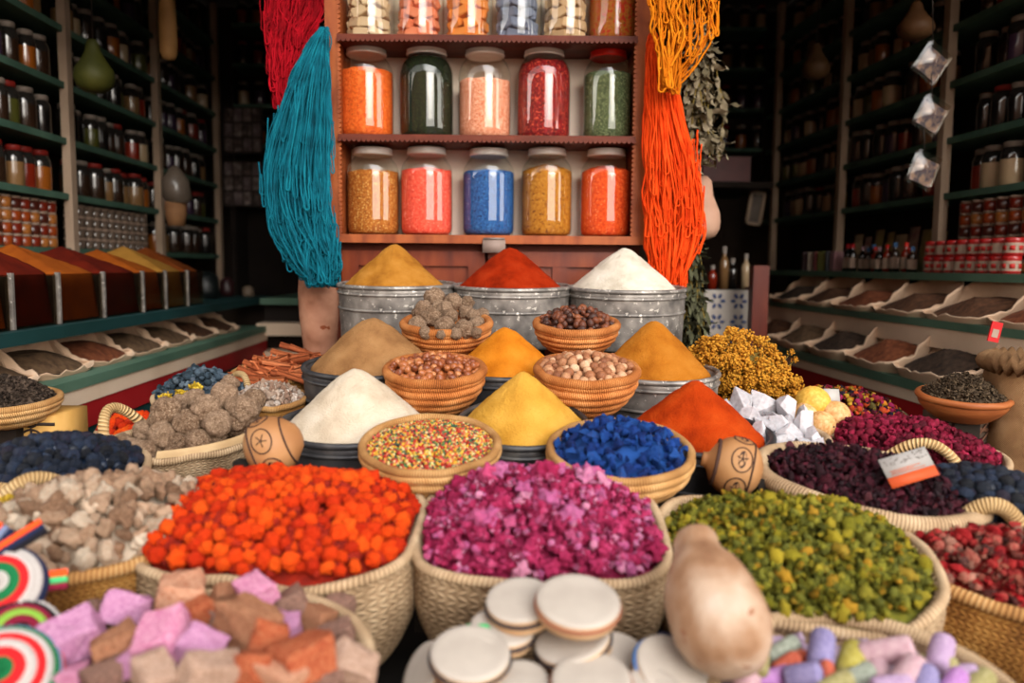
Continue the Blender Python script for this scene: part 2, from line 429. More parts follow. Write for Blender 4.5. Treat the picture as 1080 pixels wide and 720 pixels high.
# ------------------------------------------------------------------ steel buckets with cones of powder
def powder(name, cols, fine=500, bump=.35): return mat(name, cols, .95, 22, 9, bump, fine, spec=.05)
BK = [  # rim centre px, py, Y, radius px, height m, tilt, mound apex px, py, mound radius px, bucket label, mound label, colours, steel
 (419, 300, 1.98, 61, .14, 2.5, 416, 259, 54, 'round galvanised bucket holding the tan cone, back row left', 'tan orange cone of ground spice in the back row left bucket', ['#7d4a16', '#a06a26', '#b27c38'], m_zinc),
 (540, 302, 1.98, 61, .14, 2.5, 538, 262, 56, 'round galvanised bucket holding the brick red cone, middle of back row', 'brick red cone of ground spice in the back row middle bucket', ['#5e1403', '#8a2206', '#9c3010'], m_zinc),
 (661, 304, 1.98, 61, .14, 2.5, 657, 261, 57, 'round galvanised bucket holding the tall white cone, back row right', 'white cone of powder in the back row right bucket', ['#a89c8a', '#c8bdac', '#d6ccbe'], m_zinc),
 (392, 385, 1.60, 71, .15, 4, 394, 335, 66, 'dark steel bucket holding the beige brown cone, second row left', 'beige brown cone of ground spice in the second row', ['#6e4a2c', '#8d6640', '#a0784f'], m_zinc_dk),
 (533, 388, 1.60, 62, .15, 4, 533, 345, 56, 'steel bucket holding the small deep yellow cone between nut baskets', 'deep yellow cone of turmeric behind the taller pale yellow cone', ['#9c540c', '#bd701a', '#ca822a'], m_zinc_dk),
 (692, 391, 1.60, 65, .15, 4, 689, 339, 60, 'galvanised bucket holding the ochre cone beside the yellow flowers', 'ochre cone of ground spice beside the yellow dried flowers', ['#84470f', '#a5641d', '#b2742c'], m_zinc),
 (374, 446, 1.34, 80, .17, 6, 376, 389, 76, 'dark steel bucket holding the wide cream cone, front row left', 'wide cream cone of powder in the front row', ['#a89680', '#c2b29c', '#d2c6b4'], m_zinc_dk),
 (551, 446, 1.32, 69, .17, 11, 552, 391, 66, 'dark steel bucket holding the pale yellow cone, front row middle', 'pale yellow cone of ground spice between the sprinkle and blue bowls', ['#a87526', '#c08f38', '#cf9f48'], m_zinc_dk),
 (737, 456, 1.34, 77, .17, 6, 732, 401, 73, 'dark steel bucket holding the bright red cone, front row right', 'bright orange red cone of ground spice in the front row', ['#7a2006', '#a2340a', '#b44614'], m_zinc_dk),
]
for i, (px, py, Y, rp, h, tl, mpx, ay, mp, bl, ml, cols, zc) in enumerate(BK):
    rc = at(px, py, Y); s = Y / F
    bucket(frame_at(rc, tl, 0, h), rp * s, h, bl, zc)
    mc = at(mpx, py, Y); H = at(mpx, ay, Y).z - mc.z
    mound(T(mc + Vector((0, 0, -.004))) @ RX(tl), mp * s, H + .006, ml, powder('powder%d' % i, cols, 330, 1.), i + 1, .2 if i in (3, 6) else .14)

# ------------------------------------------------------------------ coiled bowls among the buckets
def bowl(px, py, Y, wp, h, tilt, label, pale=False, taper=.55, coils=5, rim=.009):
    M = frame_at(at(px, py, Y), tilt, R.uniform(0, 360), h); r = wp / 2 * Y / F
    return basket('woven_bowl', M, r, r, h, label, 'basket', 2, taper, coils, (m_coil_pale, m_rope_brown) if pale else (m_coil, m_rope_or), rim, .003)
B1 = bowl(471, 341, 1.70, 92, .062, 9, 'small coiled reed bowl of grey brown resin balls')
B2 = bowl(608, 342, 1.70, 86, .06, 9, 'small coiled reed bowl of dark brown nutmegs')
B3 = bowl(459, 390, 1.445, 103, .075, 10, 'coiled reed bowl of glossy brown hazelnuts')
B4 = bowl(619, 390, 1.445, 106, .075, 10, 'coiled reed bowl of pale matt brown nuts')
B5 = bowl(454, 468, 1.175, 146, .072, 12, 'wide pale woven bowl full of coloured sugar sprinkles', True, .42, 4, .0065)
B6 = bowl(654, 474, 1.175, 152, .076, 12, 'wide pale woven bowl full of blue pigment lumps', True, .42, 4, .0065)

m_resin = mat('rough_resin', ['#4b392c', '#7d6653', '#a08a75', '#bfae9c'], .9, 40, 6, 1., 160, rnd=.3)
m_resin = mat('grainy_resin', ['#38271b', '#6c523d', '#8a705a', '#a0866e'], .9, 9, 4, 1., 34, rnd=.3, speck=(26, .60, '#b0977e'))
PR = protos('resin_ball', lambda s: (lambda m, vf: (m.add(*vf), m)[1])(MB(), ico(5, lambda p: p * (1 + .22 * nz(p, 3.2, s) + .05 * nz(p, 12, s) + .035 * nz(p, 24, s)))), [1, 2, 3, 4], m_resin)
def lay(B, meshes, spots, name, label, cat, group, seed, rot=None, m=None):
    """spots: (px, py, size px, lift m) put on the basket's rim plane"""
    rg = random.Random(seed); n = (B['M'].to_3x3() @ Vector((0, 0, 1))).normalized(); p0 = B['M'] @ Vector((0, 0, B['h'])); out = []
    for (px, py, sp, lf) in spots:
        p = at_plane(px, py, p0 + n * lf, n); s = sp * p.y / F
        o = link(name, rg.choice(meshes), None, T(p) @ (rot(rg) if rot else rrot(rg)) @ SC(s)); tag(o, label, cat, group); out.append(o)
    return out
o1 = lay(B1, PR, [(440, 343, 19, .004), (455, 334, 21, .012), (447, 326, 19, .024), (475, 333, 16, .014), (458, 314, 22, .034), (478, 319, 19, .026), (492, 330, 17, .014), (503, 341, 16, .004), (470, 344, 21, .006), (489, 347, 20, .006), (481, 352, 13, 0), (449, 351, 14, 0), (499, 333, 15, .01), (463, 325, 18, .022), (509, 332, 15, .006), (493, 319, 15, .022), (440, 332, 14, .008), (470, 326, 17, .024), (502, 351, 12, 0), (465, 353, 10, 0)], 'resin_ball', '', 'resin', 'resin balls in the small back bowl', 3)
in_rows(o1, 4, 'rough grey brown resin ball in small back bowl, {row} row, {n} from left')
m_nut = mat('dark_nut', ['#1e0e08', '#3c1c10', '#6a351c', '#8a5230'], .5, 9, 3, .2, rnd=.7, spec=.4)
fill(B2, 'nutmeg', protos('nutmeg', lambda s: p_nut(s, .06, (1, .78, .78)), [1, 2, 3], m_nut), 75, .0165, 'dark brown nutmeg in the small back right bowl', 'nut', 'dark nutmegs in the small bowl', .03, 0, 5, 40, 'nutmegs lower down in the small back right bowl', m_nut, lump=.006)
m_haz = mat('hazelnut_shell', ['#4a1e0c', '#7c3c1a', '#a05c30', '#c08a5a'], .38, 7, 3, .1, rnd=.65, spec=.5)
fill(B3, 'hazelnut', protos('hazelnut', lambda s: p_nut(s, .13, (.92, .86, .86)), [1, 2, 3], m_haz), 105, .0158, 'glossy brown hazelnut in the left nut bowl', 'nut', 'hazelnuts in the left nut bowl', .018, -.002, 6, 60, 'hazelnuts lower down in the left nut bowl', m_haz, lump=.005)
m_pale = mat('pale_nut', ['#5a2f1c', '#8f5a3a', '#b58662', '#d4b496'], .6, 7, 3, .2, rnd=.7, spec=.3)
fill(B4, 'pale_nut', protos('pale_nut', lambda s: p_nut(s, .05, (.95, .9, .92)), [4, 5, 6], m_pale), 95, .0172, 'pale round nut in the right nut bowl', 'nut', 'pale nuts in the right nut bowl', .022, -.002, 7, 60, 'pale nuts lower down in the right nut bowl', m_pale, lump=.005)
# sprinkles: nobody could count them
m_spr = mat('sugar_sprinkles', ['#24483c', '#b0301e', '#c8962c', '#cbb880', '#c05048', '#4a7040', '#cfa83e', '#9c2418'], .7, 3, 1, 0, rnd=1., const=True)
sp = MB(); rho, zf = heap_fn(B5, .018, -.004, 2, .004); rg = random.Random(3)
sp.grid(lambda a, b: (lambda p: Vector((p.x, p.y, zf(p.x, p.y) - .002)))(sup_pt(a * 2 * PI, B5['rx'] * b, B5['ry'] * b, 2)), 48, 16, True)
sv = [((-.5, -.3, -.3), (-.5, .3, -.3), (-.5, .3, .3), (-.5, -.3, .3), (.5, -.3, -.3), (.5, .3, -.3), (.5, .3, .3), (.5, -.3, .3))][0]
sf = [(0, 1, 2, 3), (7, 6, 5, 4), (0, 4, 5, 1), (1, 5, 6, 2), (2, 6, 7, 3), (3, 7, 4, 0)]
k = 0
while k < 3600:
    x, y = rg.uniform(-B5['rx'], B5['rx']), rg.uniform(-B5['ry'], B5['ry'])
    if rho(x, y) > .99: continue
    k += 1; sp.add(sv, sf, None, 0, T((x, y, zf(x, y) + rg.uniform(-.001, .002))) @ rrot(rg) @ SC(.0052, .0046, .0046))
o = sp.obj('sugar_sprinkles', m_spr); o.matrix_world = B5['M']; tag(o, 'multicoloured sugar sprinkles heaped in the wide pale woven bowl', 'sweets', None, 'stuff')
m_blue = mat('indigo_pigment', ['#050d28', '#0a2156', '#0f3478', '#1a4688', '#30366c'], .8, 6, 4, .9, 24, rnd=.6, spec=.2)
PB = protos('indigo_lump', lambda s: p_hull(s, 11, (1, .7, .6), .03), [1, 2, 3, 4, 5], m_blue, False)
bl = []
bl += fill(B6, 'pigment_lump', PB, 150, .0205, 'deep blue pigment lump in the wide pale bowl', 'pigment', 'blue pigment lumps in the bowl', .04, -.004, 11, 50, 'blue pigment crumbs under the lumps in the bowl', m_blue, .5, .012)

# ------------------------------------------------------------------ the three big square baskets
def big(px, py, Y, wp, dep, h, tilt, yaw, label, seed, e=3.4, wav=.012, mats=None, name='square_basket', handles=()):
    M = frame_at(at(px, py, Y), tilt, yaw, h)
    return basket(name, M, wp / 2 * Y / F, dep / 2, h, label, 'basket', e, .82, 0, mats or (m_plait, m_rope), .007, wav, None, handles, .05, seed)
BO = big(303, 556, 1.02, 290, .26, .15, 13, -3, 'square plaited palm basket heaped with bright orange dried flowers', 3)
BP = big(570, 560, 1.02, 268, .25, .15, 13, 0, 'square plaited palm basket heaped with pink rosebuds', 5)
BG = big(835, 586, 1.00, 292, .27, .13, 15, -6, 'low wide palm basket heaped with yellow green dried buds', 8, 2.8, .02)
m_or = mat('orange_flower', ['#7a1402', '#b42404', '#d43a06', '#e2500c', '#ea6a1c'], .75, 30, 3, .9, 24, rnd=.55, spec=.15, sss=.1)
m_or2 = mat('orange_flower_heap', ['#4a0a01', '#821602', '#ac2a04'], .85, 60, 3, .9, 24, rnd=.4)  # darker red under the flowers: shade of the gaps put into the colour
PO = protos('orange_flower', lambda s: p_crumple(s, 3, .3, 4.2, (1, .82, .78)), range(1, 6), m_or) + protos('orange_flower', lambda s: p_flower(s, 5, .5, .42, .62), range(6, 9), m_or)
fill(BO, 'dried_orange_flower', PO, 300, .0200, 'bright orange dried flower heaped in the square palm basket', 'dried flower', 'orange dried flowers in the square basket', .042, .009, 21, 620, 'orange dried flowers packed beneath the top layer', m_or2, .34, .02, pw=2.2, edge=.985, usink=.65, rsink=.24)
m_pk = mat('pink_rosebud', ['#560a2c', '#981a46', '#bc3866', '#ca5c86', '#b0548a', '#dc96b2', '#c43a52'], .75, 22, 3, .9, 24, rnd=.7, spec=.15, sss=.1)
m_pk2 = mat('pink_rosebud_heap', ['#480a28', '#8c1a42', '#b43a68'], .85, 60, 3, .9, 24, rnd=.4)  # darker pink for the lower layer, painting in the shade between buds
PP = protos('rosebud', lambda s: p_flower(s, 10, .5, .5, .34), range(11, 17), m_pk) + protos('rosebud', lambda s: p_crumple(s, 3, .6, 4), range(17, 18), m_pk)
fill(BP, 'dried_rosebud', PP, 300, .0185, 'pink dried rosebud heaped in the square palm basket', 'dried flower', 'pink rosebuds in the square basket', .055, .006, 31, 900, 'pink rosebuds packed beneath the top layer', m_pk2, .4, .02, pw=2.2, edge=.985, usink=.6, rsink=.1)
m_gr = mat('green_bud', ['#22280c', '#5a5c16', '#8a801f', '#aa9428', '#747a30', '#b8841f', '#969440'], .8, 22, 3, .9, 24, rnd=.75, spec=.15)
m_gr2 = mat('green_bud_heap', ['#2a300e', '#58581a', '#86801f'], .9, 70, 3, .9, 24, rnd=.4)  # lower layer without the light tones: gap shade painted into the green
PG = protos('green_bud', lambda s: p_flower(s, 9, .42, .55, .3), range(21, 27), m_gr) + protos('green_bud', lambda s: p_crumple(s, 2, .5, 4, (1, .7, .7)), range(27, 29), m_gr)
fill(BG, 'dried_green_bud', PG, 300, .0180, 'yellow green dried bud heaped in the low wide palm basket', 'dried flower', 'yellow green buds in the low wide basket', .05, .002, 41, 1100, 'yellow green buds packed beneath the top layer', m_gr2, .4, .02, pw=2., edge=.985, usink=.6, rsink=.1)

# ------------------------------------------------------------------ painted calabashes on either side of the bowls
m_cal = mat('calabash_rind', ['#7c4d2a', '#9c6c42', '#b68a5c'], .55, 9, 3, .1, spec=.35)
m_burn = mat('scorched_pattern', ['#33201a', '#4b332a'], .7, 30)
def calabash(M, r, label, bands, neck):
    root = thing('painted_calabash', M, label, 'gourd')
    prof = [(0, -r * .92)] + [(r * math.cos(t) * (1 - .06 * math.sin(t)), r * .92 * math.sin(t)) for t in [-PI / 2 + PI * i / 22 for i in range(1, 18)]]
    prof += [(r * .3, r * .86), (r * .24, r * .96), (r * .25, r * 1.05), (0, r * 1.06)] if neck else [(r * .4, r * .9), (r * .2, r * .97), (0, r * .98)]
    MB().lathe(prof, 48).obj('rind', m_cal, root)
    surf = lambda lo, la, k=1.008: Vector((r * k * math.cos(la) * (1 - .06 * math.sin(la)) * math.cos(lo), r * k * math.cos(la) * (1 - .06 * math.sin(la)) * math.sin(lo), r * k * .92 * math.sin(la)))
    m = MB(); w = r * .028
    for la in bands: m.tube([surf(2 * PI * i / 48, la) for i in range(48)], w * (2.4 if neck and la > .5 else 1.2), 6, True)
    for q in range(6):
        lo = q * PI / 3
        m.tube([surf(lo + .42 * math.cos(t), -.12 + .36 * math.sin(t)) for t in [2 * PI * i / 28 for i in range(28)]], w * .8, 6, True)
        for a in range(5): m.tube([surf(lo + .02, -.12), surf(lo + .1 * math.cos(a * 1.26), -.12 + .1 * math.sin(a * 1.26)), surf(lo + .22 * math.cos(a * 1.26), -.12 + .2 * math.sin(a * 1.26))], w * .7, 5)
        vs = [surf(lo + .3 * math.cos(t), -.12 + .13 * math.sin(t), 1.007) for t in [2 * PI * i / 16 for i in range(16)]]
        if neck or q % 2: m.add(vs, [tuple(range(16))])
    m.obj('scorched_pattern', m_burn, root)
    support(M @ T((0, 0, -r)), r * .4); return root
s = 1.16 / F
calabash(T(at(288, 470, 1.17)) @ RZ(20) @ RY(68) @ RX(10), 33 * s, 'round calabash with dark scorched flowers beside the cream cone', (.62, -.62), False)
calabash(T(at(774, 492, 1.17)) @ RZ(-12) @ RY(-78), 33 * s, 'calabash with dark neck band lying beside the bright red cone', (.72, -.55), True)

# ------------------------------------------------------------------ front row: rocks, little drums, long gourd, chalk sticks
M = frame_at(at(212, 702, .76), 8, 0, .11)
BR = basket('round_basket', M, 186 * .76 / F, .135, .11, 'round palm basket of pink and rust mineral lumps at the front', 'basket', 2, .8, 0, (m_plait, m_rope), .0075, .004, None, (), .04, 11)
def rockmat(n, cols): return mat(n, cols, .7, 16, 6, .6, 60, spec=.3)
RK = {'lilac pink': rockmat('lilac_rock', ['#94587f', '#b0759c', '#c48eb0', '#d4a8c0']), 'rose pink': rockmat('rose_rock', ['#a8527a', '#c07496', '#d092ac', '#daa8bc']),
      'rust orange': rockmat('rust_rock', ['#742c18', '#9c4626', '#b06440', '#8a5844']), 'terracotta': rockmat('terracotta_rock', ['#6c3e28', '#8f5e42', '#a47456', '#a8502c']),
      'peach': rockmat('peach_rock', ['#985436', '#b87e60', '#c89a7e', '#c06846']), 'dusty beige': rockmat('beige_rock', ['#8a6654', '#aa8872', '#bea08e', '#b47e66']),
      'dull brown': rockmat('brown_rock', ['#4f342c', '#75564a', '#8f6d5e', '#9a6050'])}
rocks = [(80, 672, 62, 'lilac pink', .02, 3), (133, 640, 52, 'lilac pink', .02, 1), (124, 681, 54, 'terracotta', .02, 2), (190, 629, 66, 'peach', .02, 4), (205, 648, 44, 'rust orange', .02, 2), (174, 672, 64, 'rose pink', .035, 5), (212, 684, 50, 'lilac pink', .03, 6), (146, 697, 46, 'lilac pink', .02, 7), (165, 716, 56, 'dusty beige', .03, 8), (222, 712, 66, 'dusty beige', .035, 9), (262, 660, 70, 'terracotta', .035, 10), (269, 625, 46, 'rose pink', .03, 11), (301, 662, 44, 'lilac pink', .02, 12), (283, 672, 56, 'rust orange', .03, 13), (322, 694, 68, 'rust orange', .035, 14), (356, 672, 44, 'dull brown', .0, 15), (372, 706, 60, 'dusty beige', .01, 16), (308, 636, 44, 'dull brown', .012, 17), (113, 714, 46, 'dull brown', .01, 18), (76, 716, 40, 'rose pink', .0, 19), (268, 706, 54, 'rust orange', .03, 20), (298, 716, 50, 'peach', .03, 21), (345, 716, 48, 'dull brown', .01, 22), (335, 652, 40, 'terracotta', .005, 23), (240, 640, 46, 'terracotta', .015, 24), (100, 645, 34, 'dull brown', -.005, 25), (355, 642, 36, 'dull brown', -.01, 26), (230, 660, 50, 'dull brown', .0, 27), (140, 668, 50, 'dull brown', -.012, 28), (190, 700, 60, 'dull brown', -.01, 29), (290, 690, 60, 'dull brown', -.01, 30)]
by = {}
for (px, py, sp_, col, lf, sd) in rocks:
    rg = random.Random(sd * 5); me = p_block(sd, (1.1, .85, .8)).mesh('mineral_lump', RK[col], True)
    o = lay(BR, [me], [(px, py, sp_ * .98, lf)], 'mineral_lump', '', 'mineral', 'mineral lumps in the front basket', sd, lambda g: RZ(g.uniform(0, 360)) @ RX(g.uniform(-28, 28)) @ RY(g.uniform(-25, 25)))[0]
    by.setdefault(col, []).append(o)
for col, os_ in by.items(): in_rows(os_, 1, col + ' mineral lump in the front basket, {n} of its colour from the left')
# a bed of small rubble under the lumps
m_rub = rockmat('rubble', ['#4a3028', '#6e4c40', '#8a6456'])
fill(BR, 'mineral_rubble', [p_rock(91, (1, .8, .7), 12, .05, 1).mesh('rubble', m_rub)], 0, .03, '', 'mineral', None, .01, -.02, 9, 70, 'dull brown mineral rubble lying under the lumps in the front basket', m_rub, restname='mineral_rubble')

m_skin = mat('drum_skin', ['#9e948a', '#b1a79c', '#beb5aa'], .8, 12, 4, .15, 60, spec=.15)
m_wood_pale = mat('pale_drum_wood', ['#b58a62', '#cfa980', '#dcbd98'], .7, 20, 4, stretch=(1, 1, 8))
BANDS = {'black': mat('black_stitching', ['#1b1a22', '#2c2832'], .8), 'rust': mat('rust_stitching', ['#7d4a35', '#96604a'], .8), 'blue': mat('blue_stitching', ['#2f6cae', '#4a86c6'], .8), 'green': mat('green_ribbon', ['#2fa05a', '#49bd72'], .7), 'navy': mat('navy_stitching', ['#1c2340', '#2a3355'], .8)}
def drum(px, py, Y, dp, label, band, tx=14, ty=0, th=.0145, ribbon=None):
    r = dp / 2 * Y / F; M = T(at(px, py, Y)) @ RX(tx) @ RY(ty) @ T((0, 0, -th))
    root = thing('toy_drum', M, label, 'drum', 'small white drums piled at the front')
    MB().lathe([(0, th)] + [(r * i / 6 * .97, th + .0004 * math.cos(i)) for i in range(1, 7)] + [(r * .99, th * .97), (r, th * .9)], 56).obj('drum_skin', m_skin, root)
    MB().lathe([(0, 0), (r * .9, 0), (r * .985, th * .1), (r * .997, th * .5), (r * .992, th * .92)], 56).obj('drum_body', m_wood_pale, root)
    m = MB()
    for i in range(60):
        a = 2 * PI * i / 60; m.tube([(r * 1.0 * math.cos(a), r * 1.0 * math.sin(a), th * .72), (r * 1.006 * math.cos(a + .07), r * 1.006 * math.sin(a + .07), th * .52)], .0011, 4)
    m.tube([(r * .998 * math.cos(2 * PI * i / 56), r * .998 * math.sin(2 * PI * i / 56), th * .62) for i in range(56)], .0024, 6, True)
    m.obj('edge_stitching', BANDS[band], root)
    if ribbon: MB().tube([(-r * .5, r * .8, th * .3), (-r * .1, r * 1.12, th * .5), (r * .35, r * 1.05, th * .7), (r * .6, r * .8, th * .4)], .0045, 8).obj('ribbon', BANDS[ribbon], root)
    return root
drum(610, 632, .80, 92, 'white topped little drum on top of the pile, under the pink basket', 'rust', 15, 2, .017)
drum(549, 631, .83, 76, 'greyish little drum half hidden behind the topmost white one', 'black', 15, -3, .02)
drum(603, 672, .80, 84, 'little drum with black stitched edge tilted under the topmost one', 'black', 10, -14, .018)
drum(496, 687, .77, 88, 'white topped little drum at left of pile with green ribbon behind', 'black', 15, 2, .018, 'green')
drum(655, 695, .80, 76, 'greyish little drum leaning behind the front right ones', 'black', 24, 14)
drum(624, 716, .74, 88, 'white topped little drum at front middle of the pile', 'rust', 16, -2)
drum(714, 706, .77, 94, 'white topped little drum with blue edge beside the long gourd', 'blue', 24, 20, .018, 'navy')
drum(549, 716, .755, 62, 'little drum with rust coloured edge between two front ones', 'rust', 14, 0)
drum(444, 706, .80, 66, 'little drum standing on edge at far left of the pile', 'navy', 30, -48, .02)
drum(530, 660, .815, 70, 'dim little drum low down behind the left one', 'black', 8, 6, .018)
drum(500, 728, .74, 74, 'little drum cut off by the lower frame under the left one', 'rust', 14, -4)
drum(690, 728, .735, 70, 'little drum cut off by the lower frame at right', 'black', 16, 6)
SUPPORTS.append(tuple(at(590, 700, .79))[:2] + (at(590, 700, .79).z - .045, .085))
m_gourd = mat('pale_gourd_skin', ['#6c442c', '#967256', '#b49a84', '#c0b0a2'], .65, 16, 8, .6, 60, spec=.25, speck=(44, .69, '#8f6248'))
def long_gourd(M, L, r, label, m, prof, cat='gourd', name='long_gourd', bend=0.):
    root = thing(name, M, label, cat)
    def wob(p, th, b): return Vector((p.x + bend * r * math.sin(PI * b) + .05 * r * nz((p.x / r, p.y / r, p.z / L * 2), 1.5, 4), p.y + .05 * r * nz((p.x / r, p.y / r, p.z / L * 2), 1.5, 8), p.z))
    MB().lathe([(r * a, L * b) for a, b in prof], 48, wob=wob).obj('gourd_skin', m, root); return root
p0, p1 = at(776, 692, .74), at(736, 570, .86); ax = p1 - p0; L = ax.length
Mg = T(p0) @ ax.to_track_quat('Z', 'Y').to_matrix().to_4x4()
g = long_gourd(Mg, L, 52 * .8 / F, 'big pale beige gourd leaning on the green bud basket', m_gourd, [(0, -.1), (.3, -.09), (.6, -.05), (.85, .06), (.98, .2), (1, .34), (.97, .48), (.88, .60), (.76, .71), (.62, .80), (.53, .87), (.50, .94), (.49, 1.0), (.42, 1.05), (.26, 1.075), (0, 1.08)], bend=.12)
MB().lathe([(0, L * 1.07), (.008, L * 1.07), (.010, L * 1.1), (0, L * 1.11)], 16).obj('stalk_scar', mat('gourd_scar', ['#a87860', '#bd927a'], .8), g)
SUPPORTS.append((p0.x, p0.y, p0.z - .045, .04))
BC = basket('round_basket', frame_at(at(912, 734, .76), 9, 0, .09), 168 * .76 / F, .135, .09, 'round palm basket of coloured chalk sticks at the front right', 'basket', 2, .8, 0, (m_plait, m_rope), .0095, .004, None, (), .04, 12)
CK = {'lavender': ['#6c6490', '#847ca2', '#958cb0'], 'lilac': ['#94789a', '#a88eac', '#b8a2b8'], 'pale pink': ['#a67e88', '#b8979e', '#c4a8ac'], 'yellow': ['#948838', '#a89c4c', '#b4aa68'], 'olive': ['#7a7348', '#928a5e', '#a29a74'], 'grey green': ['#71776a', '#949a8b', '#aeb2a4'], 'brick red': ['#9d4433', '#b95c46', '#cf7e66'], 'purple': ['#8a5a94', '#a878b0', '#bf98c4']}
chalks = [(825, 686, 42, 'grey green', 20), (866, 686, 50, 'lavender', 65), (899, 698, 48, 'yellow', 60), (934, 687, 58, 'pale pink', -15), (925, 708, 46, 'pale pink', 70), (958, 714, 50, 'pale pink', 40), (984, 702, 50, 'olive', -50), (992, 690, 46, 'lilac', 55), (1014, 711, 34, 'lilac', -20), (874, 712, 34, 'brick red', 80), (829, 702, 36, 'brick red', 30), (847, 712, 40, 'lavender', -30), (816, 714, 40, 'purple', 10), (803, 700, 30, 'olive', 70), (905, 715, 40, 'grey green', 15), (940, 722, 44, 'lilac', 0), (1030, 722, 44, 'olive', 30), (975, 722, 44, 'lavender', 60), (850, 694, 34, 'brick red', -60), (1005, 722, 40, 'purple', 40), (790, 716, 40, 'pale pink', 50), (880, 722, 44, 'olive', 20)]
by = {}
for i, (px, py, lp, col, ang) in enumerate(chalks):
    r = .24 + .04 * (i % 3); m = MB(); m.lathe([(0, -.5), (r * .7, -.5), (r * .92, -.47), (r, -.4), (r * 1.02, 0), (r, .38), (r * .9, .45), (r * .55, .5), (0, .5)], 20)
    me = m.mesh('chalk_stick', mat('chalk ' + col, CK[col], .9, 8, 5, .3, 50, spec=.1))
    o = lay(BC, [me], [(px, py, lp, .012 + .012 * (i % 2))], 'chalk_stick', '', 'chalk', 'chalk sticks in the front right basket', i, lambda g: RZ(90 + ang + 90) @ RY(106 + g.uniform(-8, 8)) @ RZ(g.uniform(0, 90)))[0]
    by.setdefault(col, []).append(o)
for col, os_ in by.items(): in_rows(os_, 1, col + ' chalk stick in the front right basket, {n} of its colour from the left')
m_chk = mat('chalk_crumbs', ['#8a6f8c', '#a08a9c', '#8f8468'], .9, 20, 4, .5, 60)
fill(BC, 'chalk_crumbs', [p_hull(5).mesh('crumb', m_chk)], 0, .022, '', 'chalk', None, .008, -.012, 4, 60, 'broken chalk crumbs lying under the sticks in the front right basket', m_chk, restname='chalk_crumbs')
# ------------------------------------------------------------------ left side baskets
brown = (m_plait_brown, m_rope_brown)
def oval(px, py, Y, wp, dep, h, tilt, yaw, label, seed, taper=.72, mats=brown, handles=(), rim=.008, wav=.006, name='oval_basket', tx_extra=0):
    return basket(name, frame_at(at(px, py, Y), tilt, yaw, h), wp / 2 * Y / F, dep / 2, h, label, 'basket', 2.2, taper, 0, mats, rim, wav, None, handles, .05, seed)
L1 = oval(92, 560, 1.00, 268, .21, .105, 16, 22, 'oval brown palm basket heaped with pale frankincense lumps', 31, .66, brown, [(118, 42, .045, -.1)], .0085)
L2 = oval(197, 462, 1.34, 158, .15, .09, 15, 20, 'oval palm basket of big speckled resin balls with tall handle', 32, .7, (m_plait, m_rope), [(152, 62, .06, .0)], .007)
L3 = oval(56, 500, 1.20, 190, .20, .10, 12, 15, 'palm basket of dark blue dried berries with rope handle at left', 33, .7, (m_plait, m_rope), [(-110, 52, .035, .0)], .007)
L4 = oval(284, 421, 1.55, 78, .12, .07, 10, 10, 'small palm basket of pale pebbly gum crystals', 34, .7, brown, [], .006)
L5 = oval(292, 392, 1.80, 92, .15, .07, 10, 10, 'small basket under the heap of cinnamon sticks', 35, .75, brown, [], .006)
L6 = oval(212, 416, 1.66, 96, .14, .08, 10, 15, 'basket of blue grey dried flowers at the back left', 36, .75, (m_plait, m_rope), [(35, 55, .03, .0)], .006)
L8 = oval(140, 452, 1.52, 70, .11, .08, 8, 10, 'small basket of orange dried petals behind the tall rope handle', 37, .75, (m_plait, m_rope), [], .006)
m_frank = mat('frankincense', ['#4a3222', '#745640', '#94755c', '#a88c74', '#b8a894', '#8c5c38'], .65, 10, 5, .9, 24, rnd=.65, spec=.3, sss=.08)
PF = protos('frankincense_lump', lambda s: p_crumple(s, 3, .4, 2.6, (1, .75, .65)), [1, 2, 3, 4, 5], m_frank) + protos('frankincense_lump', lambda s: p_rock(s, (1, .8, .6), 12, .08, 1), [6, 7], m_frank)
fill(L1, 'frankincense_lump', PF, 150, .026, 'pale frankincense lump in the oval brown basket', 'resin', 'frankincense lumps in the oval basket', .05, .004, 51, 60, 'frankincense lumps packed under the top ones', m_frank, .4, .02, pw=2)
o2 = lay(L2, PR, [(140, 474, 25, .01), (152, 454, 24, .018), (172, 459, 30, .02), (176, 434, 33, .045), (197, 446, 28, .035), (209, 467, 28, .01), (217, 431, 31, .05), (229, 447, 30, .03), (187, 466, 22, .012), (155, 477, 28, .0), (236, 418, 30, .055), (258, 432, 32, .035), (190, 425, 20, .045), (250, 446, 26, .015), (228, 462, 22, .004), (242, 405, 20, .055), (268, 422, 24, .04), (130, 466, 19, .004), (166, 445, 22, .03), (205, 420, 22, .05), (246, 428, 20, .045), (182, 478, 19, -.004), (265, 445, 20, .012)], 'resin_ball', '', 'resin', 'big resin balls in the left basket', 4)
in_rows(o2, 4, 'big speckled resin ball in left oval basket, {row} row, {n} from left')
m_liner = mat('liner_cloth', ['#a08058', '#ba9c74', '#c8b08c'], .8, 14, 4, .3, 60)
m = MB(); m.grid(lambda a, b: (lambda q: Vector((q.x, q.y, L2['h'] + .006 + .016 * math.sin(PI * b) - .012 * b)))(sup_pt(math.radians(-110 + 105 * a), L2['rx'] * (1.1 - .22 * b), L2['ry'] * (1.1 - .22 * b), 2.2)), 30, 6)
m.obj('liner', m_liner, L2['root'])
m_bb = mat('blue_berry', ['#030509', '#070d18', '#0d1828', '#1c2a40', '#141022', '#3a2838'], .45, 8, 4, .9, 24, rnd=.75, spec=.35)
PBB = protos('dried_berry', p_berry, [1, 2, 3], m_bb)
fill(L3, 'dried_blue_berry', PBB, 220, .0175, 'dark blue dried berry in the far left basket', 'berry', 'dark blue berries in the left basket', .05, .0, 52, 160, 'dark blue berries packed under the top ones at left', m_bb, .3, .015, pw=2)
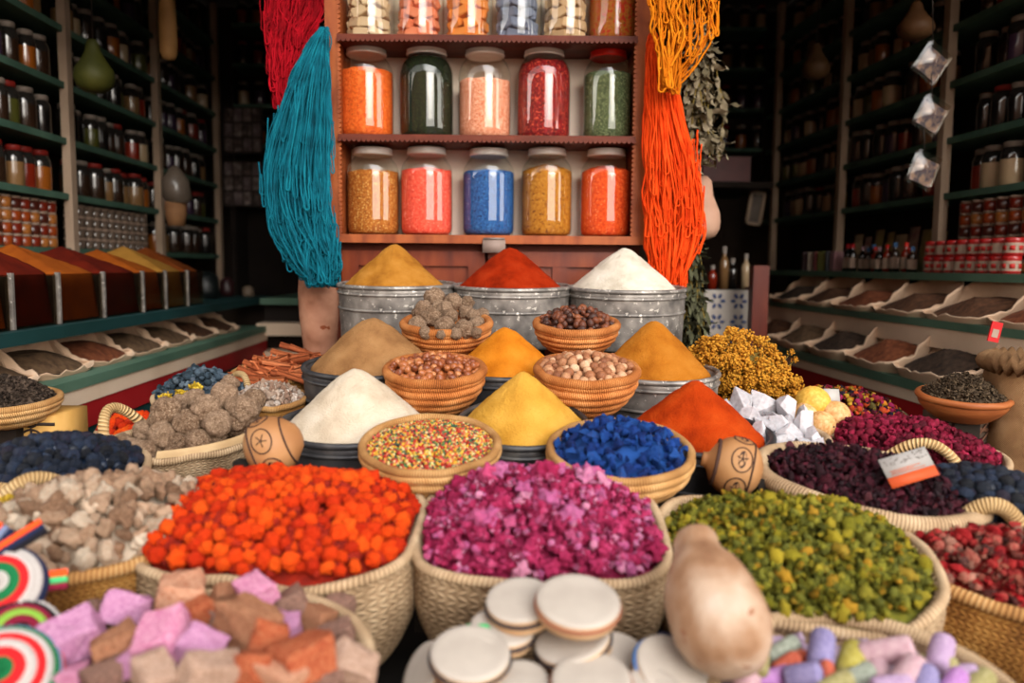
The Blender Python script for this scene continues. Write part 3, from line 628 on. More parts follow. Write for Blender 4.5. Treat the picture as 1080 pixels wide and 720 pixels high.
m_gum = mat('gum_crystal', ['#6e4c3a', '#947460', '#b09a88', '#c6b8ac', '#8e6a58'], .5, 12, 4, .9, 24, rnd=.7, spec=.4)
fill(L4, 'gum_crystal', protos('gum_crystal', lambda s: p_hull(s, 12, (1, .8, .7), .05), [1, 2, 3, 4], m_gum), 140, .0135, 'pale gum crystal in the small left basket', 'resin', 'gum crystals in the small left basket', .028, .0, 53, 80, 'gum crystals packed under the top ones', m_gum, .4)
m_cin = mat('cinnamon_bark', ['#6e3218', '#9c4d28', '#b8653a', '#c87c50'], .7, 8, 4, .9, 24, rnd=.6, stretch=(6, 6, 1))
def cin(s):
    m = MB()
    m.grid(lambda a, b: (lambda t, r: Vector((r * math.cos(t), r * math.sin(t), b - .5)))(a * 10, (.045 + .035 * a) * (1 + .1 * nz((a, b, 0), 3, s))), 26, 6)
    m.grid(lambda a, b: (lambda t, r: Vector((r * math.cos(t), r * math.sin(t), b - .5)))(a * 10, (.038 + .035 * a) * (1 + .1 * nz((a, b, 0), 3, s))), 26, 6); return m
PCN = protos('cinnamon_stick', cin, [1, 2, 3], m_cin)
zc = at(292, 392, 1.8).z
cins = []
rg = random.Random(8)
for (px, py, L_, an, Y) in [(262, 398, 50, 4, 1.74), (292, 388, 40, 2, 1.78), (312, 380, 46, -20, 1.8), (276, 390, 46, 30, 1.77), (318, 390, 44, -28, 1.76), (300, 374, 40, 10, 1.84), (322, 372, 36, 35, 1.84), (306, 398, 40, 25, 1.74), (284, 401, 46, -8, 1.72), (268, 404, 40, 20, 1.71), (328, 382, 40, -35, 1.8), (314, 400, 44, 30, 1.73), (296, 394, 40, -15, 1.76), (310, 368, 34, 22, 1.85), (256, 403, 36, -6, 1.72), (280, 380, 34, 8, 1.82), (330, 376, 30, 15, 1.82), (290, 382, 44, -30, 1.8), (324, 396, 34, 5, 1.74), (302, 386, 50, 18, 1.78), (270, 396, 40, 40, 1.75), (334, 388, 30, -10, 1.77), (316, 376, 44, -5, 1.82)]:
    M = T(at(px, py, Y)) @ RZ(rg.uniform(-35, 35)) @ RY(90 + an * .6) @ SC(.019 * 5, .019 * 5, L_ * 1.8 / F)
    cins.append(link('cinnamon_stick', rg.choice(PCN), None, M)); tag(cins[-1], '', 'cinnamon', 'cinnamon sticks at the back left')
in_rows(cins, 3, 'rolled cinnamon stick heaped beside the beige bucket, {row} layer, {n} from left')
fill(L5, 'cinnamon_bark', [cin(9).mesh('bark', m_cin)], 0, .03, '', 'cinnamon', None, .035, .0, 3, 60, 'broken cinnamon bark lying under the sticks', m_cin, restname='cinnamon_bark')
m_bgf = mat('blue_grey_flower', ['#141e26', '#28363f', '#425260', '#5c6a74', '#33334a'], .8, 14, 3, .9, 24, rnd=.7)
fill(L6, 'blue_grey_flower', protos('flower', lambda s: p_flower(s, 6, .5, .5, .4), [31, 32, 33, 34], m_bgf), 90, .022, 'blue grey dried flower in the back left basket', 'dried flower', 'blue grey flowers at the back left', .045, .0, 54, 60, 'blue grey flowers packed under the top ones', m_bgf, .35)
m_moss = mat('yellow_moss', ['#6e5a10', '#a88a1c', '#c9a832', '#dcc050'], .9, 20, 3, .9, 24, rnd=.6)
mm = MB(); rg = random.Random(5)
for (px, py, Y) in [(180, 418, 1.56), (188, 420, 1.55), (196, 417, 1.55), (204, 413, 1.55), (208, 407, 1.56), (174, 423, 1.53), (190, 413, 1.57), (200, 420, 1.53)]:
    for q in range(5):
        me = p_flower(rg.randrange(99), 7, .3, .6, .3); mm.add(me.v, me.f, None, 0, T(at(px + rg.uniform(-5, 5), py + rg.uniform(-4, 4), Y)) @ rrot(rg) @ SC(.018))
tag(mm.obj('dried_moss', m_moss), 'clump of yellow dried moss in front of the blue grey flowers', 'moss', None, 'stuff')
mm = MB()
for q in range(14):
    me = p_flower(rg.randrange(99), 7, .3, .6, .3); mm.add(me.v, me.f, None, 0, T(at(6 + rg.uniform(-9, 9), 535 + rg.uniform(-9, 9), .98)) @ rrot(rg) @ SC(.02))
tag(mm.obj('dried_moss', m_moss), 'tuft of yellow moss at the left edge beside the frankincense', 'moss', None, 'stuff')
fill(L8, 'orange_petal', PO, 60, .02, 'orange dried petal in the small basket behind the tall rope handle', 'dried flower', 'orange petals behind the tall handle', .02, .0, 55, 40, 'orange petals packed under the top ones behind the handle', m_or2, .3)
m_herb = mat('dark_herb', ['#17110d', '#2c221b', '#43362c', '#57483c'], .9, 30, 4, .9, 24, rnd=.6)
def herb_dish(px, py, Y, wp, h, label, hl, pm, n, seed, hm=m_herb):
    M = frame_at(at(px, py, Y), 5, 0, h); r = wp / 2 * Y / F
    B = basket('flat_dish', M, r, r, h, label, 'dish', 2, .55, 3 if pm else 0, (m_coil_pale, m_rope_brown) if pm else (m_bowlwood, m_bowlwood), .007, .001)
    fill(B, 'dried_herb', [p_flower(s, 5, .3, .6, .2).mesh('herb', hm) for s in (1, 2, 3)], 0, .014, '', 'herb', None, .045, 0, seed, n * 3, hl, hm, lump=.01, restname='dried_herbs')
m_bowlwood = mat('red_bowl_wood', ['#6e3a1e', '#98542c', '#b06c3c'], .5, 12, 4, stretch=(1, 1, 6))
herb_dish(8, 422, 1.50, 100, .045, 'flat woven dish of dark herbs on a painted box at left', 'dark dried herbs heaped in the flat woven dish at left', True, 260, 3)
herb_dish(1016, 418, 1.58, 88, .045, 'shallow wooden dish of dark herbs beside the burlap sack', 'dark dried herbs heaped in the shallow wooden dish at right', False, 260, 4, mat('grey_herb', ['#1e160f', '#3c2f22', '#564634', '#6c5a44'], .9, 30, 4, .9, 24, rnd=.6))
# painted box under the left dish, carved panel box under the right one
m_yel = mat('yellow_painted_wood', ['#b08040', '#c89850', '#d8ac66'], .7, 10, 4)
m_ironk = mat('black_paint', ['#2b211c', '#40332c'], .7)
pb = at(12, 452, 1.46); M = T((pb.x, 1.50, .80)); hb = at(12, 443, 1.46).z - .80
bx = thing('painted_box', M, 'yellow painted box with dark round emblem under the woven dish', 'box')
MB().box(-.1, .056, 0, .12, 0, hb).obj('box_body', m_yel, bx)
m = MB(); cx = at(20, 470, 1.46).x - pb.x; cz = at(20, 470, 1.46).z - .8
m.tube([(cx + .022 * math.cos(t), -.001, cz + .022 * math.sin(t)) for t in [2 * PI * i / 24 for i in range(24)]], .0022, 5, True)
m.tube([(cx + .011 * math.cos(t), -.001, cz + .035 + .008 * math.sin(t)) for t in [2 * PI * i / 16 for i in range(16)]], .002, 5, True)
m.tube([(cx, -.001, cz + .03), (cx, -.001, cz - .02)], .002, 5); m.tube([(cx - .018, -.001, cz), (cx + .018, -.001, cz)], .002, 5); m.box(-.1, .0565, -.001, .002, hb - .018, hb - .012)
m.obj('painted_emblem', m_ironk, bx)
pr = at(1030, 445, 1.56); M = T((pr.x, 1.57, .80)); hr = pr.z + .005 - .80
m_carv = mat('carved_wood', ['#3c3028', '#57473c', '#6e5a4a'], .8, 14, 5, .5, 40)
bx = thing('carved_box', M, 'carved wooden box with leaf pattern under the wooden dish', 'box')
MB().box(-.05, .05, 0, .1, 0, hr).obj('box_body', m_carv, bx)
m = MB()
for s_ in (-1, 1):
    for q in range(4): m.tube([(0, -.002, hr * .55 + .022 * q), (s_ * .018, -.003, hr * .55 + .03 + .022 * q), (s_ * .036, -.002, hr * .55 + .055 + .022 * q)], .0018, 5)
m.tube([(0, -.002, hr * .45), (0, -.003, hr * .95)], .002, 5); m.box(-.05, .05, -.003, 0, hr * .9, hr * .93)
m.obj('carved_leaves', mat('worn_red_paint', ['#6a4434', '#85604a'], .8), bx)

# crocheted caps and braided bands at the lower left corner
def wool(n, c): return mat('wool ' + n, [c, c], .9, 60, 2, .6, 160)
CW = {'white': '#b0aaa6', 'red': '#c01e22', 'green': '#14683c', 'navy': '#1d2340', 'wine': '#7a1630', 'lime': '#7aa63c', 'orange': '#f2521e', 'grey': '#7480a0', 'mint': '#4bb870', 'pink': '#d98a9c', 'black': '#17151c'}
def cap(px, py, Y, dp, nrm, bands, label):
    r = dp / 2 * Y / F; q = Vector(nrm).to_track_quat('Z', 'Y').to_matrix().to_4x4()
    root = thing('crocheted_cap', T(at(px, py, Y)) @ q, label, 'cap', 'crocheted caps at lower left')
    k = len(bands); 
    for i, b in enumerate(bands):
        m = MB(); a0, a1 = i / k, (i + 1) / k
        def fn(a, b_):
            rr = a0 + (a1 - a0) * b_; th = 2 * PI * a
            rad = r * math.sin(rr * PI / 2) ** .9; zz = r * .55 * (math.cos(rr * PI / 2)) + .0018 * math.sin(PI * b_) * (1 + .7 * math.sin(th * 40))
            return Vector((rad * math.cos(th), rad * math.sin(th), zz))
        m.grid(fn, 120, 5, True); m.obj('crochet_band', wool(b, CW[b]), root)
cap(2, 620, .80, 92, (.25, -.75, .6), ['white', 'green', 'red', 'white', 'white', 'navy', 'navy'], 'crocheted cap with white green red rings at the left edge')
cap(18, 676, .77, 96, (.55, -.55, .7), ['black', 'wine', 'lime', 'wine', 'black', 'white', 'white', 'green'], 'crocheted cap with lime and white rings under the red ringed one')
cap(2, 718, .72, 122, (.3, -.6, .75), ['green', 'red', 'white', 'red', 'white', 'green', 'grey', 'orange'], 'crocheted cap with orange and green rings in the bottom left corner')
def band(p, q, Y0, Y1, w, cols, label):
    a, b = at(*p, Y0), at(*q, Y1); d = (b - a).normalized(); n = (EYE - a).normalized(); s = d.cross(n).normalized()
    root = thing('braided_band', T(a), label, 'band', 'braided bands at lower left'); k = len(cols)
    for i, c in enumerate(cols):
        m = MB(); o = s * w * ((i + .5) / k - .5); L = (b - a).length; N = int(L / .003)
        m.tube([o + d * L * j / N + n * (.006 + .0006 * (j % 2)) for j in range(N + 1)], [w / k * (.56 + .08 * (j % 2)) for j in range(N + 1)], 8); m.obj('braid_strand', wool(c, CW[c]), root)
band((-14, 592), (46, 554), .80, .84, .017, ['orange', 'navy', 'black'], 'braided orange and navy band across the frankincense basket')
band((-10, 575), (6, 556), .84, .86, .02, ['orange', 'grey', 'navy'], 'short orange and grey braided band end at the left edge')
band((24, 616), (71, 610), .82, .83, .02, ['orange', 'mint', 'wine'], 'green and orange braided band end beside the red ringed cap')

# ------------------------------------------------------------------ right side baskets
pale = (m_plait, m_rope)
R1 = oval(914, 510, 1.15, 226, .19, .10, 14, -26, 'oval palm basket of dark hibiscus petals with thick pale rim', 41, .72, pale, [], .013)
R2 = oval(958, 474, 1.42, 190, .17, .09, 12, -22, 'palm basket of crimson rosebuds behind the hibiscus', 42, .75, pale, [(-84, 48, .055, .0)], .007)
R3 = oval(890, 436, 1.68, 130, .15, .09, 12, -22, 'basket of mixed coloured potpourri at the back right', 43, .75, pale, [(-30, 40, .02, .0)], .007)
R5 = oval(816, 462, 1.40, 112, .15, .08, 10, -10, 'pale basket of clear white alum crystals', 44, .75, pale, [], .008)
R6 = oval(1034, 532, 1.13, 176, .16, .09, 13, -18, 'palm basket of blue black berries at right with rope handles', 45, .75, pale, [(-92, 42, .045, .0), (-52, 38, .05, .0)], .009)
R7 = oval(1092, 606, .98, 300, .20, .13, 14, -24, 'big reed basket of red dried petals at the right edge', 46, .7, brown, [], .009)
m_hib = mat('hibiscus_petal', ['#0c0307', '#1c060e', '#300a16', '#4c1020', '#1e0a18', '#7a3a3e'], .7, 16, 3, .9, 24, rnd=.8, spec=.25)
PH = protos('petal', lambda s: p_flower(s, 4, .6, .6, .25), range(41, 46), m_hib) + protos('petal', lambda s: p_crumple(s, 2, .6, 4, (1, .7, .5)), range(46, 49), m_hib)
fill(R1, 'hibiscus_petal', PH, 300, .0150, 'dark dried hibiscus petal in the oval right basket', 'dried flower', 'hibiscus petals in the oval right basket', .035, .0, 61, 700, 'dark hibiscus petals packed under the top ones', m_hib, .4, pw=2)
m_crm = mat('crimson_rosebud', ['#2e020e', '#5a061e', '#7e0c2c', '#9c1a3e', '#560c2a'], .75, 16, 3, .9, 24, rnd=.7)
PC2 = protos('rosebud', lambda s: p_flower(s, 6, .55, .48, .5), range(51, 56), m_crm)
fill(R2, 'crimson_rosebud', PC2, 260, .0195, 'crimson dried rosebud in the basket with a card', 'dried flower', 'crimson rosebuds in the right basket', .045, .002, 62, 160, 'crimson rosebuds packed under the top ones', m_crm, .3, pw=2)
m_pot = mat('potpourri', ['#4c0a1e', '#80142c', '#b04018', '#c07418', '#a88424', '#1e1628', '#941e4c', '#554a20'], .8, 2, 2, .9, 24, rnd=1., const=True)
PPT = protos('potpourri_flower', lambda s: p_flower(s, 6, .5, .5, .45), range(61, 66), m_pot)
fill(R3, 'potpourri_flower', PPT, 170, .0195, 'small coloured dried flower in the mixed potpourri basket', 'dried flower', 'mixed potpourri at the back right', .05, .0, 63, 120, 'mixed dried flowers packed under the top ones', m_pot, .35, pw=2)
m_alum = mat('alum_crystal', ['#8f8a8e', '#aaa5a8', '#bcb8bc', '#cac7cc'], .25, 8, 4, .3, 40, spec=.5, sss=.25, rnd=.3)
al = []
rg = random.Random(17)
for i, (px, py, sp_, Y) in enumerate([(778, 428, 40, 1.46), (792, 444, 40, 1.42), (805, 430, 40, 1.47), (831, 436, 36, 1.45), (815, 455, 40, 1.40), (835, 460, 46, 1.36), (850, 452, 40, 1.39), (800, 462, 34, 1.36), (858, 462, 30, 1.36), (820, 470, 34, 1.33), (844, 472, 34, 1.32), (770, 444, 30, 1.42), (790, 424, 26, 1.50), (818, 440, 30, 1.43), (808, 448, 30, 1.40), (848, 438, 24, 1.44), (784, 458, 34, 1.38), (766, 432, 24, 1.46), (830, 449, 30, 1.40), (862, 472, 24, 1.33)]):
    me = p_hull(70 + i, 12, (1.15, .85, .8), .02).mesh('alum_crystal', m_alum, False)
    al.append(link('alum_crystal', me, None, T(at(px, py, Y)) @ rrot(rg) @ SC(sp_ * Y / F))); tag(al[-1], '', 'crystal', 'white alum crystals')
in_rows(al, 4, 'clear white alum crystal beside the red cone, {row} row, {n} from left')
fill(R5, 'alum_chips', [p_hull(5, 12).mesh('chip', m_alum)], 0, .03, '', 'crystal', None, .03, -.01, 3, 50, 'white alum chips lying under the big crystals', m_alum, restname='alum_chips')
m_fr = mat('yellow_fruit', ['#b8862c', '#d4a440', '#e2bb62'], .5, 10, 4, .2, 60, spec=.35); m_fr2 = mat('pale_fruit', ['#b0753c', '#cf9c62', '#dfb888'], .5, 10, 4, .2, 60, spec=.35)
for (px, py, dp, Y, mm_, lb) in [(857, 425, 37, 1.52, m_fr, 'yellow round dried fruit on top of the small pile'), (849, 437, 26, 1.50, m_fr2, 'pale dried fruit half hidden below the yellow one'), (866, 448, 30, 1.46, m_fr2, 'tan round dried fruit in front, beside the crystals'), (880, 439, 34, 1.50, m_fr2, 'pale orange dried fruit at the right of the small pile')]:
    root = thing('round_fruit', T(at(px, py, Y)) @ rrot(rg) @ SC(dp * Y / F), lb, 'fruit', 'round fruits beside the crystals')
    vs, fs = ico(4, lambda p: p * (1 + .03 * nz(p, 3, px) - .1 * max(0, (p.z - .44) * 8))); m = MB(); m.add(vs, fs); m.obj('peel', mm_, root)
    MB().lathe([(0, .47), (.04, .465), (.03, .5), (0, .51)], 10).obj('stalk', m_herb, root)
B4f = oval(864, 452, 1.49, 60, .08, .06, 8, -10, 'small basket under the round dried fruits', 47, .75, pale, [(-25, 60, .012, .0)], .007)
PBB2 = PBB
fill(R6, 'blue_black_berry', PBB, 150, .019, 'blue black dried berry in the right basket', 'berry', 'blue black berries in the right basket', .04, .004, 64, 90, 'blue black berries packed under the top ones at right', m_bb, .25, pw=2)
m_red = mat('red_petal', ['#38060a', '#780c12', '#a01218', '#a03a34', '#b07a66', '#2e1218', '#8a4030', '#a86a58'], .8, 12, 3, .9, 24, rnd=.8)
PRD = protos('red_petal', lambda s: p_flower(s, 5, .6, .55, .4), range(71, 77), m_red) + protos('red_petal', lambda s: p_crumple(s, 2, .5, 4, (1, .7, .5)), range(77, 79), m_red)
fill(R7, 'red_dried_petal', PRD, 280, .021, 'red dried petal in the big reed basket at the right edge', 'dried flower', 'red petals in the big right basket', .035, .0, 65, 160, 'red dried petals packed under the top ones', m_red, .4, pw=2)
# yellow flower bunch
m_yf = mat('yellow_flower', ['#8a520a', '#b8781a', '#d0922a', '#dca640'], .85, 26, 3, .9, 24, rnd=.55)
m_stem = mat('dry_stem', ['#5a4a20', '#86702e'], .8, 20)
PY = protos('yellow_flower_head', lambda s: p_sprig(s, 30, .22), range(81, 87), m_yf)
yc = at(778, 392, 1.72); rg = random.Random(12); hub = Vector((yc.x - .0, 1.76, yc.z - .12))
st = MB(); heads = []
for i in range(270):
    t = rg.uniform(0, 2 * PI); q = math.sqrt(rg.random()); 
    px, py = 780 + 54 * q * math.cos(t) + (10 if math.sin(t) > 0 else 0), 392 + 42 * q * math.sin(t) + (8 * q * math.cos(t))
    if px < 752 and py > 380 + (px - 722) * 1.2: py = 356 + rg.random() * 22
    Y = 1.72 - .09 * math.sqrt(max(0, 1 - q * q)) + rg.uniform(-.015, .015)
    p = at(px, py, Y); s_ = rg.uniform(.022, .032)
    heads.append(link('yellow_flower_head', rg.choice(PY), None, T(p) @ rrot(rg) @ SC(s_))); tag(heads[-1], 'small yellow dried flower head in the big bunch behind the crystals', 'dried flower', 'yellow flower heads of the big bunch')
    if i % 2 == 0: st.tube([p, p.lerp(hub, .5) + Vector((0, .01, 0)), hub], .0012, 4)
for (px, py) in [(843, 401), (838, 380), (834, 372), (836, 412)]:
    p = at(px, py, 1.68); heads.append(link('yellow_flower_head', PY[0], None, T(p) @ SC(.017))); tag(heads[-1], 'small yellow dried flower head in the big bunch behind the crystals', 'dried flower', 'yellow flower heads of the big bunch'); st.tube([p, hub], .0011, 4)
vs, fs = ico(4, lambda p: Vector((p.x * .2, p.y * .13, p.z * .14)) * (1 + .2 * nz(p, 6, 3))); st.add(vs, fs, None, 0, T((yc.x, 1.72, yc.z - .012)))
tag(st.obj('flower_stems', m_stem), 'dry stems and inner flowers of the big yellow bunch', 'stems', None, 'stuff')
MY = frame_at((yc.x, 1.76, yc.z - .06), 0, 0, .1)
basket('round_basket', MY, .085, .07, .10, 'basket hidden under the big yellow flower bunch', 'basket', 2, .8, 0, pale, .007, .003)
# printed card in the rosebud basket, blank tag in the potpourri
n_ = (R1['M'].to_3x3() @ Vector((0, 0, 1))).normalized(); cp = at_plane(966, 507, R1['M'] @ Vector((0, 0, R1['h'] + .042)), n_); M = T(cp) @ RX(-30) @ RY(-17) @ RZ(4) @ T((0, 0, .02))
card = thing('printed_card', M, 'white and orange printed card stuck under the rope handle', 'card')
w, h = .037, .021
MB().box(-w, w, 0, .0012, -h * .3, h).obj('white_half', mat('card_white', ['#8f8a86', '#a39e9a'], .6, 30, 4), card)
MB().box(-w, w, 0, .0012, -h, -h * .3).obj('orange_half', mat('card_orange', ['#b8441c', '#c05228'], .6), card)
m = MB()
for j, (a, b) in enumerate([(-.8, .5), (-.75, .2), (-.8, .65)]): m.box(a * w, b * w, -.0004, 0, h * (.05 - .22 * j * .5) - .0006, h * (.05 - .22 * j * .5) + .0006)
m.obj('printed_lines', mat('card_print', ['#b06a50', '#a85a44'], .7), card)
m = MB(); rg = random.Random(4)
for j in range(40):
    x, z = rg.uniform(-w * .9, w * .9), rg.uniform(h * .35, h * .9); m.box(x - .0015, x + .0015, -.0003, 0, z - .0007, z + .0007)
m.obj('printed_picture', mat('card_picture', ['#6a6460', '#8c847e'], .7), card)
tg = thing('paper_tag', T(at(877, 412, 1.64)) @ RX(-20) @ RZ(8), 'small blank white tag standing in the potpourri', 'tag')
MB().box(-.017, .017, 0, .0012, -.03, .004).obj('tag_paper', mat('white_paper', ['#a8a29c', '#b8b2ac'], .7), tg)

# burlap sack at the right edge
m_bur = weave('burlap', ['#553a22', '#86603e', '#a98058', '#bf9a72'], 190, 120, 'cross', .8)
sk = at(1090, 440, 1.56); zb = .80; hs = at(1090, 383, 1.56).z - zb
sack = thing('burlap_sack', T((sk.x, 1.58, zb)), 'brown burlap sack with rolled top standing at the right edge', 'sack')
rs = .082
def wobs(p, th, b): return Vector((p.x * (1 + .06 * nz((math.cos(th), math.sin(th), p.z * 9), 2, 3)), p.y * (1 + .06 * nz((math.cos(th), math.sin(th), p.z * 9), 2, 6)), p.z))
MB().lathe([(0, 0), (rs * .85, 0)] + [(rs * (.9 + .12 * math.sin(PI * i / 20)), hs * i / 20) for i in range(1, 21)] + [(rs * .8, hs * .98), (0, hs * .9)], 56, 2.4, wob=wobs).obj('sack_cloth', m_bur, sack)
MB().tube([wobs(sup_pt(2 * PI * i / 56, rs * .93, rs * .93, 2.4) + Vector((0, 0, hs + .008 * math.sin(3 * i))), 2 * PI * i / 56, 1) for i in range(56)], .016, 10, True).obj('rolled_top', m_bur, sack)
m = MB(); m.tube([wobs(sup_pt(-2.05, rs * .99 * (.9 + .12 * math.sin(PI * t)), rs * .99 * (.9 + .12 * math.sin(PI * t)), 2.4) + Vector((0, -.001, hs * t)), -2.05, t) for t in [i / 20 for i in range(20)]], .003, 6)
m.obj('seam', m_bur, sack)
fill(dict(M=sack.matrix_world.copy(), rx=rs * .75, ry=rs * .75, h=hs * .96, e=2, root=sack), 'herb', [p_flower(3, 5, .3, .6, .2).mesh('herb', m_herb)], 0, .016, '', 'herb', None, .02, .0, 5, 60, 'dried herbs filling the burlap sack', m_herb, restname='dried_herbs')
# ------------------------------------------------------------------ jar cabinet
YC = 2.15
m_cab = mat('red_brown_wood', ['#642a12', '#86401c', '#9e5226', '#8c4620'], .55, 9, 6, .15, 40, spec=.3, stretch=(3, 3, 1))
m_cab_d = mat('dark_red_wood', ['#44180c', '#5c2412', '#70301a'], .55, 9, 6, .15, 40, stretch=(1, 3, 3))
m_door = mat('orange_varnished_wood', ['#521806', '#702a0c', '#843a16'], .4, 5, 6, .1, 40, spec=.4, stretch=(5, 5, 1))
m_back = mat('cream_backboard', ['#e0c8b4', '#ecd8c6', '#f2e4d6'], .8, 4, 4)
zs = [at(510, py, YC).z for py in (38, 143, 248)]
XL, XR = at(344, 150, YC).x, at(683, 150, YC).x
D = .175; zt = at(510, -60, YC).z
cab = thing('jar_cabinet', T(((XL + XR) / 2, YC, .80)), 'red brown wooden cabinet with scalloped shelves holding big spice jars', 'cabinet')
x0, x1 = XL - (XL + XR) / 2, XR - (XL + XR) / 2; zz = [z - .80 for z in zs]; z1 = zt - .8; pw = .032
def teeth(m, p, q, n, r, out, th=.006):
    """a row of small rounded teeth from p to q pointing along out"""
    p, q, out = Vector(p), Vector(q), Vector(out)
    d = (q - p) / n
    for i in range(n):
        c = p + d * (i + .5); vs = []
        for y in (0, th):
            for k in range(7):
                t = PI * k / 6; vs.append(c + d * .5 * math.cos(t) + out * r * math.sin(t) + Vector((0, y, 0)))
        m.add(vs, [tuple(range(7)), tuple(range(7, 14))[::-1]] + [(k, k + 7, k + 8, k + 1) for k in range(6)])
for a, b in ((x0, x0 + pw), (x1 - pw, x1)):
    MB().box(a, b, 0, D, zz[2] - .018, z1).obj('side_post', m_cab, cab, False)
m = MB(); teeth(m, (x0 + pw, -.004, zz[2]), (x0 + pw, -.004, z1), 62, .009, (1, 0, 0)); m.obj('scalloped_trim', m_cab, cab, False)
m = MB(); teeth(m, (x1 - pw, -.004, zz[2]), (x1 - pw, -.004, z1), 62, .009, (-1, 0, 0)); m.obj('scalloped_trim', m_cab, cab, False)
for i, z in enumerate(zz):
    MB().box(x0 + (pw if i < 2 else .0) + .001, x1 - (pw if i < 2 else .0) - .001, -.012 if i < 2 else -.006, D - .004, z - (.014 if i < 2 else .022), z).obj('shelf', m_cab_d if i < 2 else m_cab, cab, False)
    if i < 2: m = MB(); teeth(m, (x0 + pw, -.016, z - .012), (x1 - pw, -.016, z - .012), 62, .008, (0, 0, -1)); m.obj('scalloped_trim', m_cab_d, cab, False)
MB().box(x0 + pw, x1 - pw, D - .004, D + .012, zz[2], z1).obj('back_board', m_back, cab, False)
MB().box(x0, x1, 0, D, z1, z1 + .03).obj('top_board', m_cab, cab, False)
# lower cupboard with framed doors
zb = zz[2] - .022
low = MB(); low.box(x0 + .01, x1 - .005, .06, D, 0, zb - .001); low.obj('cupboard_body', m_cab_d, cab, False)
for k in range(2):
    a = x0 + .03 + k * (x1 - x0 - .05) / 2; b = a + (x1 - x0 - .07) / 2
    dr = MB().box(a, b, .045, .059, .10, zb - .02).obj('cupboard_door', m_door, cab, False)
    m = MB()
    for (p, q, r, s_) in ((a, a + .045, .1501, zb - .0601), (b - .045, b, .1501, zb - .0601), (a, b, zb - .06, zb - .02), (a, b, .10, .15)): m.box(p, q, .034, .0455, r, s_)
    m.box((a + b) / 2 - .02, (a + b) / 2 + .02, .036, .0455, .1502, zb - .0602); m.obj('door_frame', m_door, dr, False)
cab_tag = thing('price_tag', T(at(521, 258, YC - .012)), 'small blank grey card hanging from the bottom shelf of the cabinet', 'tag')
MB().box(-.03, .03, 0, .003, -.021, .014).obj('tag_card', mat('grey_card', ['#7d6a60', '#96837a'], .6), cab_tag)
MB().tube([(-.028, -.001, .016), (.028, -.001, .016)], .0022, 6).obj('tag_clip', m_zinc, cab_tag)

# jars
m_gl = glass('jar_glass', '#fbfdfa', 1.75, .03)
m_lid = mat('white_lid', ['#dcd6ce', '#eee9e3', '#f4f0ec'], .4, 20, 3, spec=.5); m_lidr = mat('red_lid', ['#c81808', '#e82c14'], .35, 20, spec=.5)
def jar_fill(n, cols, speck=None, sc=90): return mat('fill ' + n, cols, .85, sc * 1.5, 3, .5, 240, speck=(speck[0] * 1.7, speck[1], speck[2]) if speck else None)
def big_jar(px, py_b, py_t, wp, fillpy, label, fm, lid=m_lid, blocks=None, Y=2.25):
    b = at(px, py_b, Y); s = (Y - .045) / F; r = wp / 2 * s; h = (py_b - py_t) * s
    b.z = min(zs, key=lambda z: abs(z - b.z)) + .0005
    root = thing('spice_jar', T(b), label, 'jar', 'big glass jars in the cabinet')
    prof = lambda k, g: [(0, g), (r * .86 * k, g), (r * .96 * k, g + .006), (r * k, g + .018)] + [(r * k, h * t) for t in (.2, .4, .6, .68)] + [(r * .985 * k, h * .74), (r * .94 * k, h * .79), (r * .86 * k, h * .84), (r * .76 * k, h * .875), (r * .70 * k, h * .895), (r * .69 * k, h * .99)]
    MB().lathe(prof(1, 0), 64).obj('jar_glass', m_gl, root)
    MB().lathe([(0, h * 1.0), (r * .70, h * 1.0), (r * .725, h * .995), (r * .735, h * .985), (r * .735, h * .93), (r * .72, h * .915), (r * .70, h * .922), (r * .3, h * .93), (0, h * .93)], 56).obj('lid', lid, root)
    MB().tube([(r * .74 * math.cos(2 * PI * i / 40), r * .74 * math.sin(2 * PI * i / 40), h * .933) for i in range(40)], .0016, 6, True).obj('lid_bead', lid, root)
    fz = h * (py_b - fillpy) / (py_b - py_t)
    if blocks:
        rg = random.Random(px)
        for lev in range(5):
            for q in range(7):
                a = 2 * PI * q / 7 + lev * .4 + rg.uniform(-.15, .15); bw = r * .3
                me = MB().box(-bw, bw, -bw * .7, bw * .7, -bw * .6, bw * .6)
                bm = bmesh.new(); ms = me.mesh('block', fm, False); bm.from_mesh(ms); bmesh.ops.bevel(bm, geom=bm.edges[:], offset=.002, segments=2, affect='EDGES'); bm.to_mesh(ms); bm.free()
                o = link('block', ms, root); o.matrix_local = T((r * .57 * math.cos(a), r * .57 * math.sin(a), .022 + lev * bw * 1.35)) @ RZ(math.degrees(a) + 90 + rg.uniform(-15, 15)) @ RX(rg.uniform(-18, 18)) @ RY(rg.uniform(-25, 25))
        return
    k = .965; pr = [p for p in prof(k, .004) if p[1] < fz]
    rt = pr[-1][0] if fz < h * .74 else r * .66
    for i in range(1, 8): pr.append((rt * (1 - i / 8), fz + .006 * math.sin(i * 1.3 + px)))
    pr.append((0, fz + .004)); pr.insert(len(pr) - 8, (rt, fz))
    MB().lathe(pr, 48, wob=lambda p, th, b_: Vector((p.x, p.y, p.z + (.004 * nz((math.cos(th), math.sin(th), p.z * 40), 2, px) if p.z > fz * .9 else 0)))).obj('spice_fill', fm, root)
JF = jar_fill
big_jar(387, 141, 47, 56, 72, 'glass jar of bright orange spice with white lid, middle shelf far left', JF('orange', ['#b8400c', '#e0601a', '#f08038'], (160, .64, '#8a3408')))
big_jar(450, 141, 47, 56, 58, 'glass jar of dark green herbs with white lid on the middle shelf', JF('green', ['#060c04', '#101a08', '#1c280e'], (120, .62, '#2c3814')))
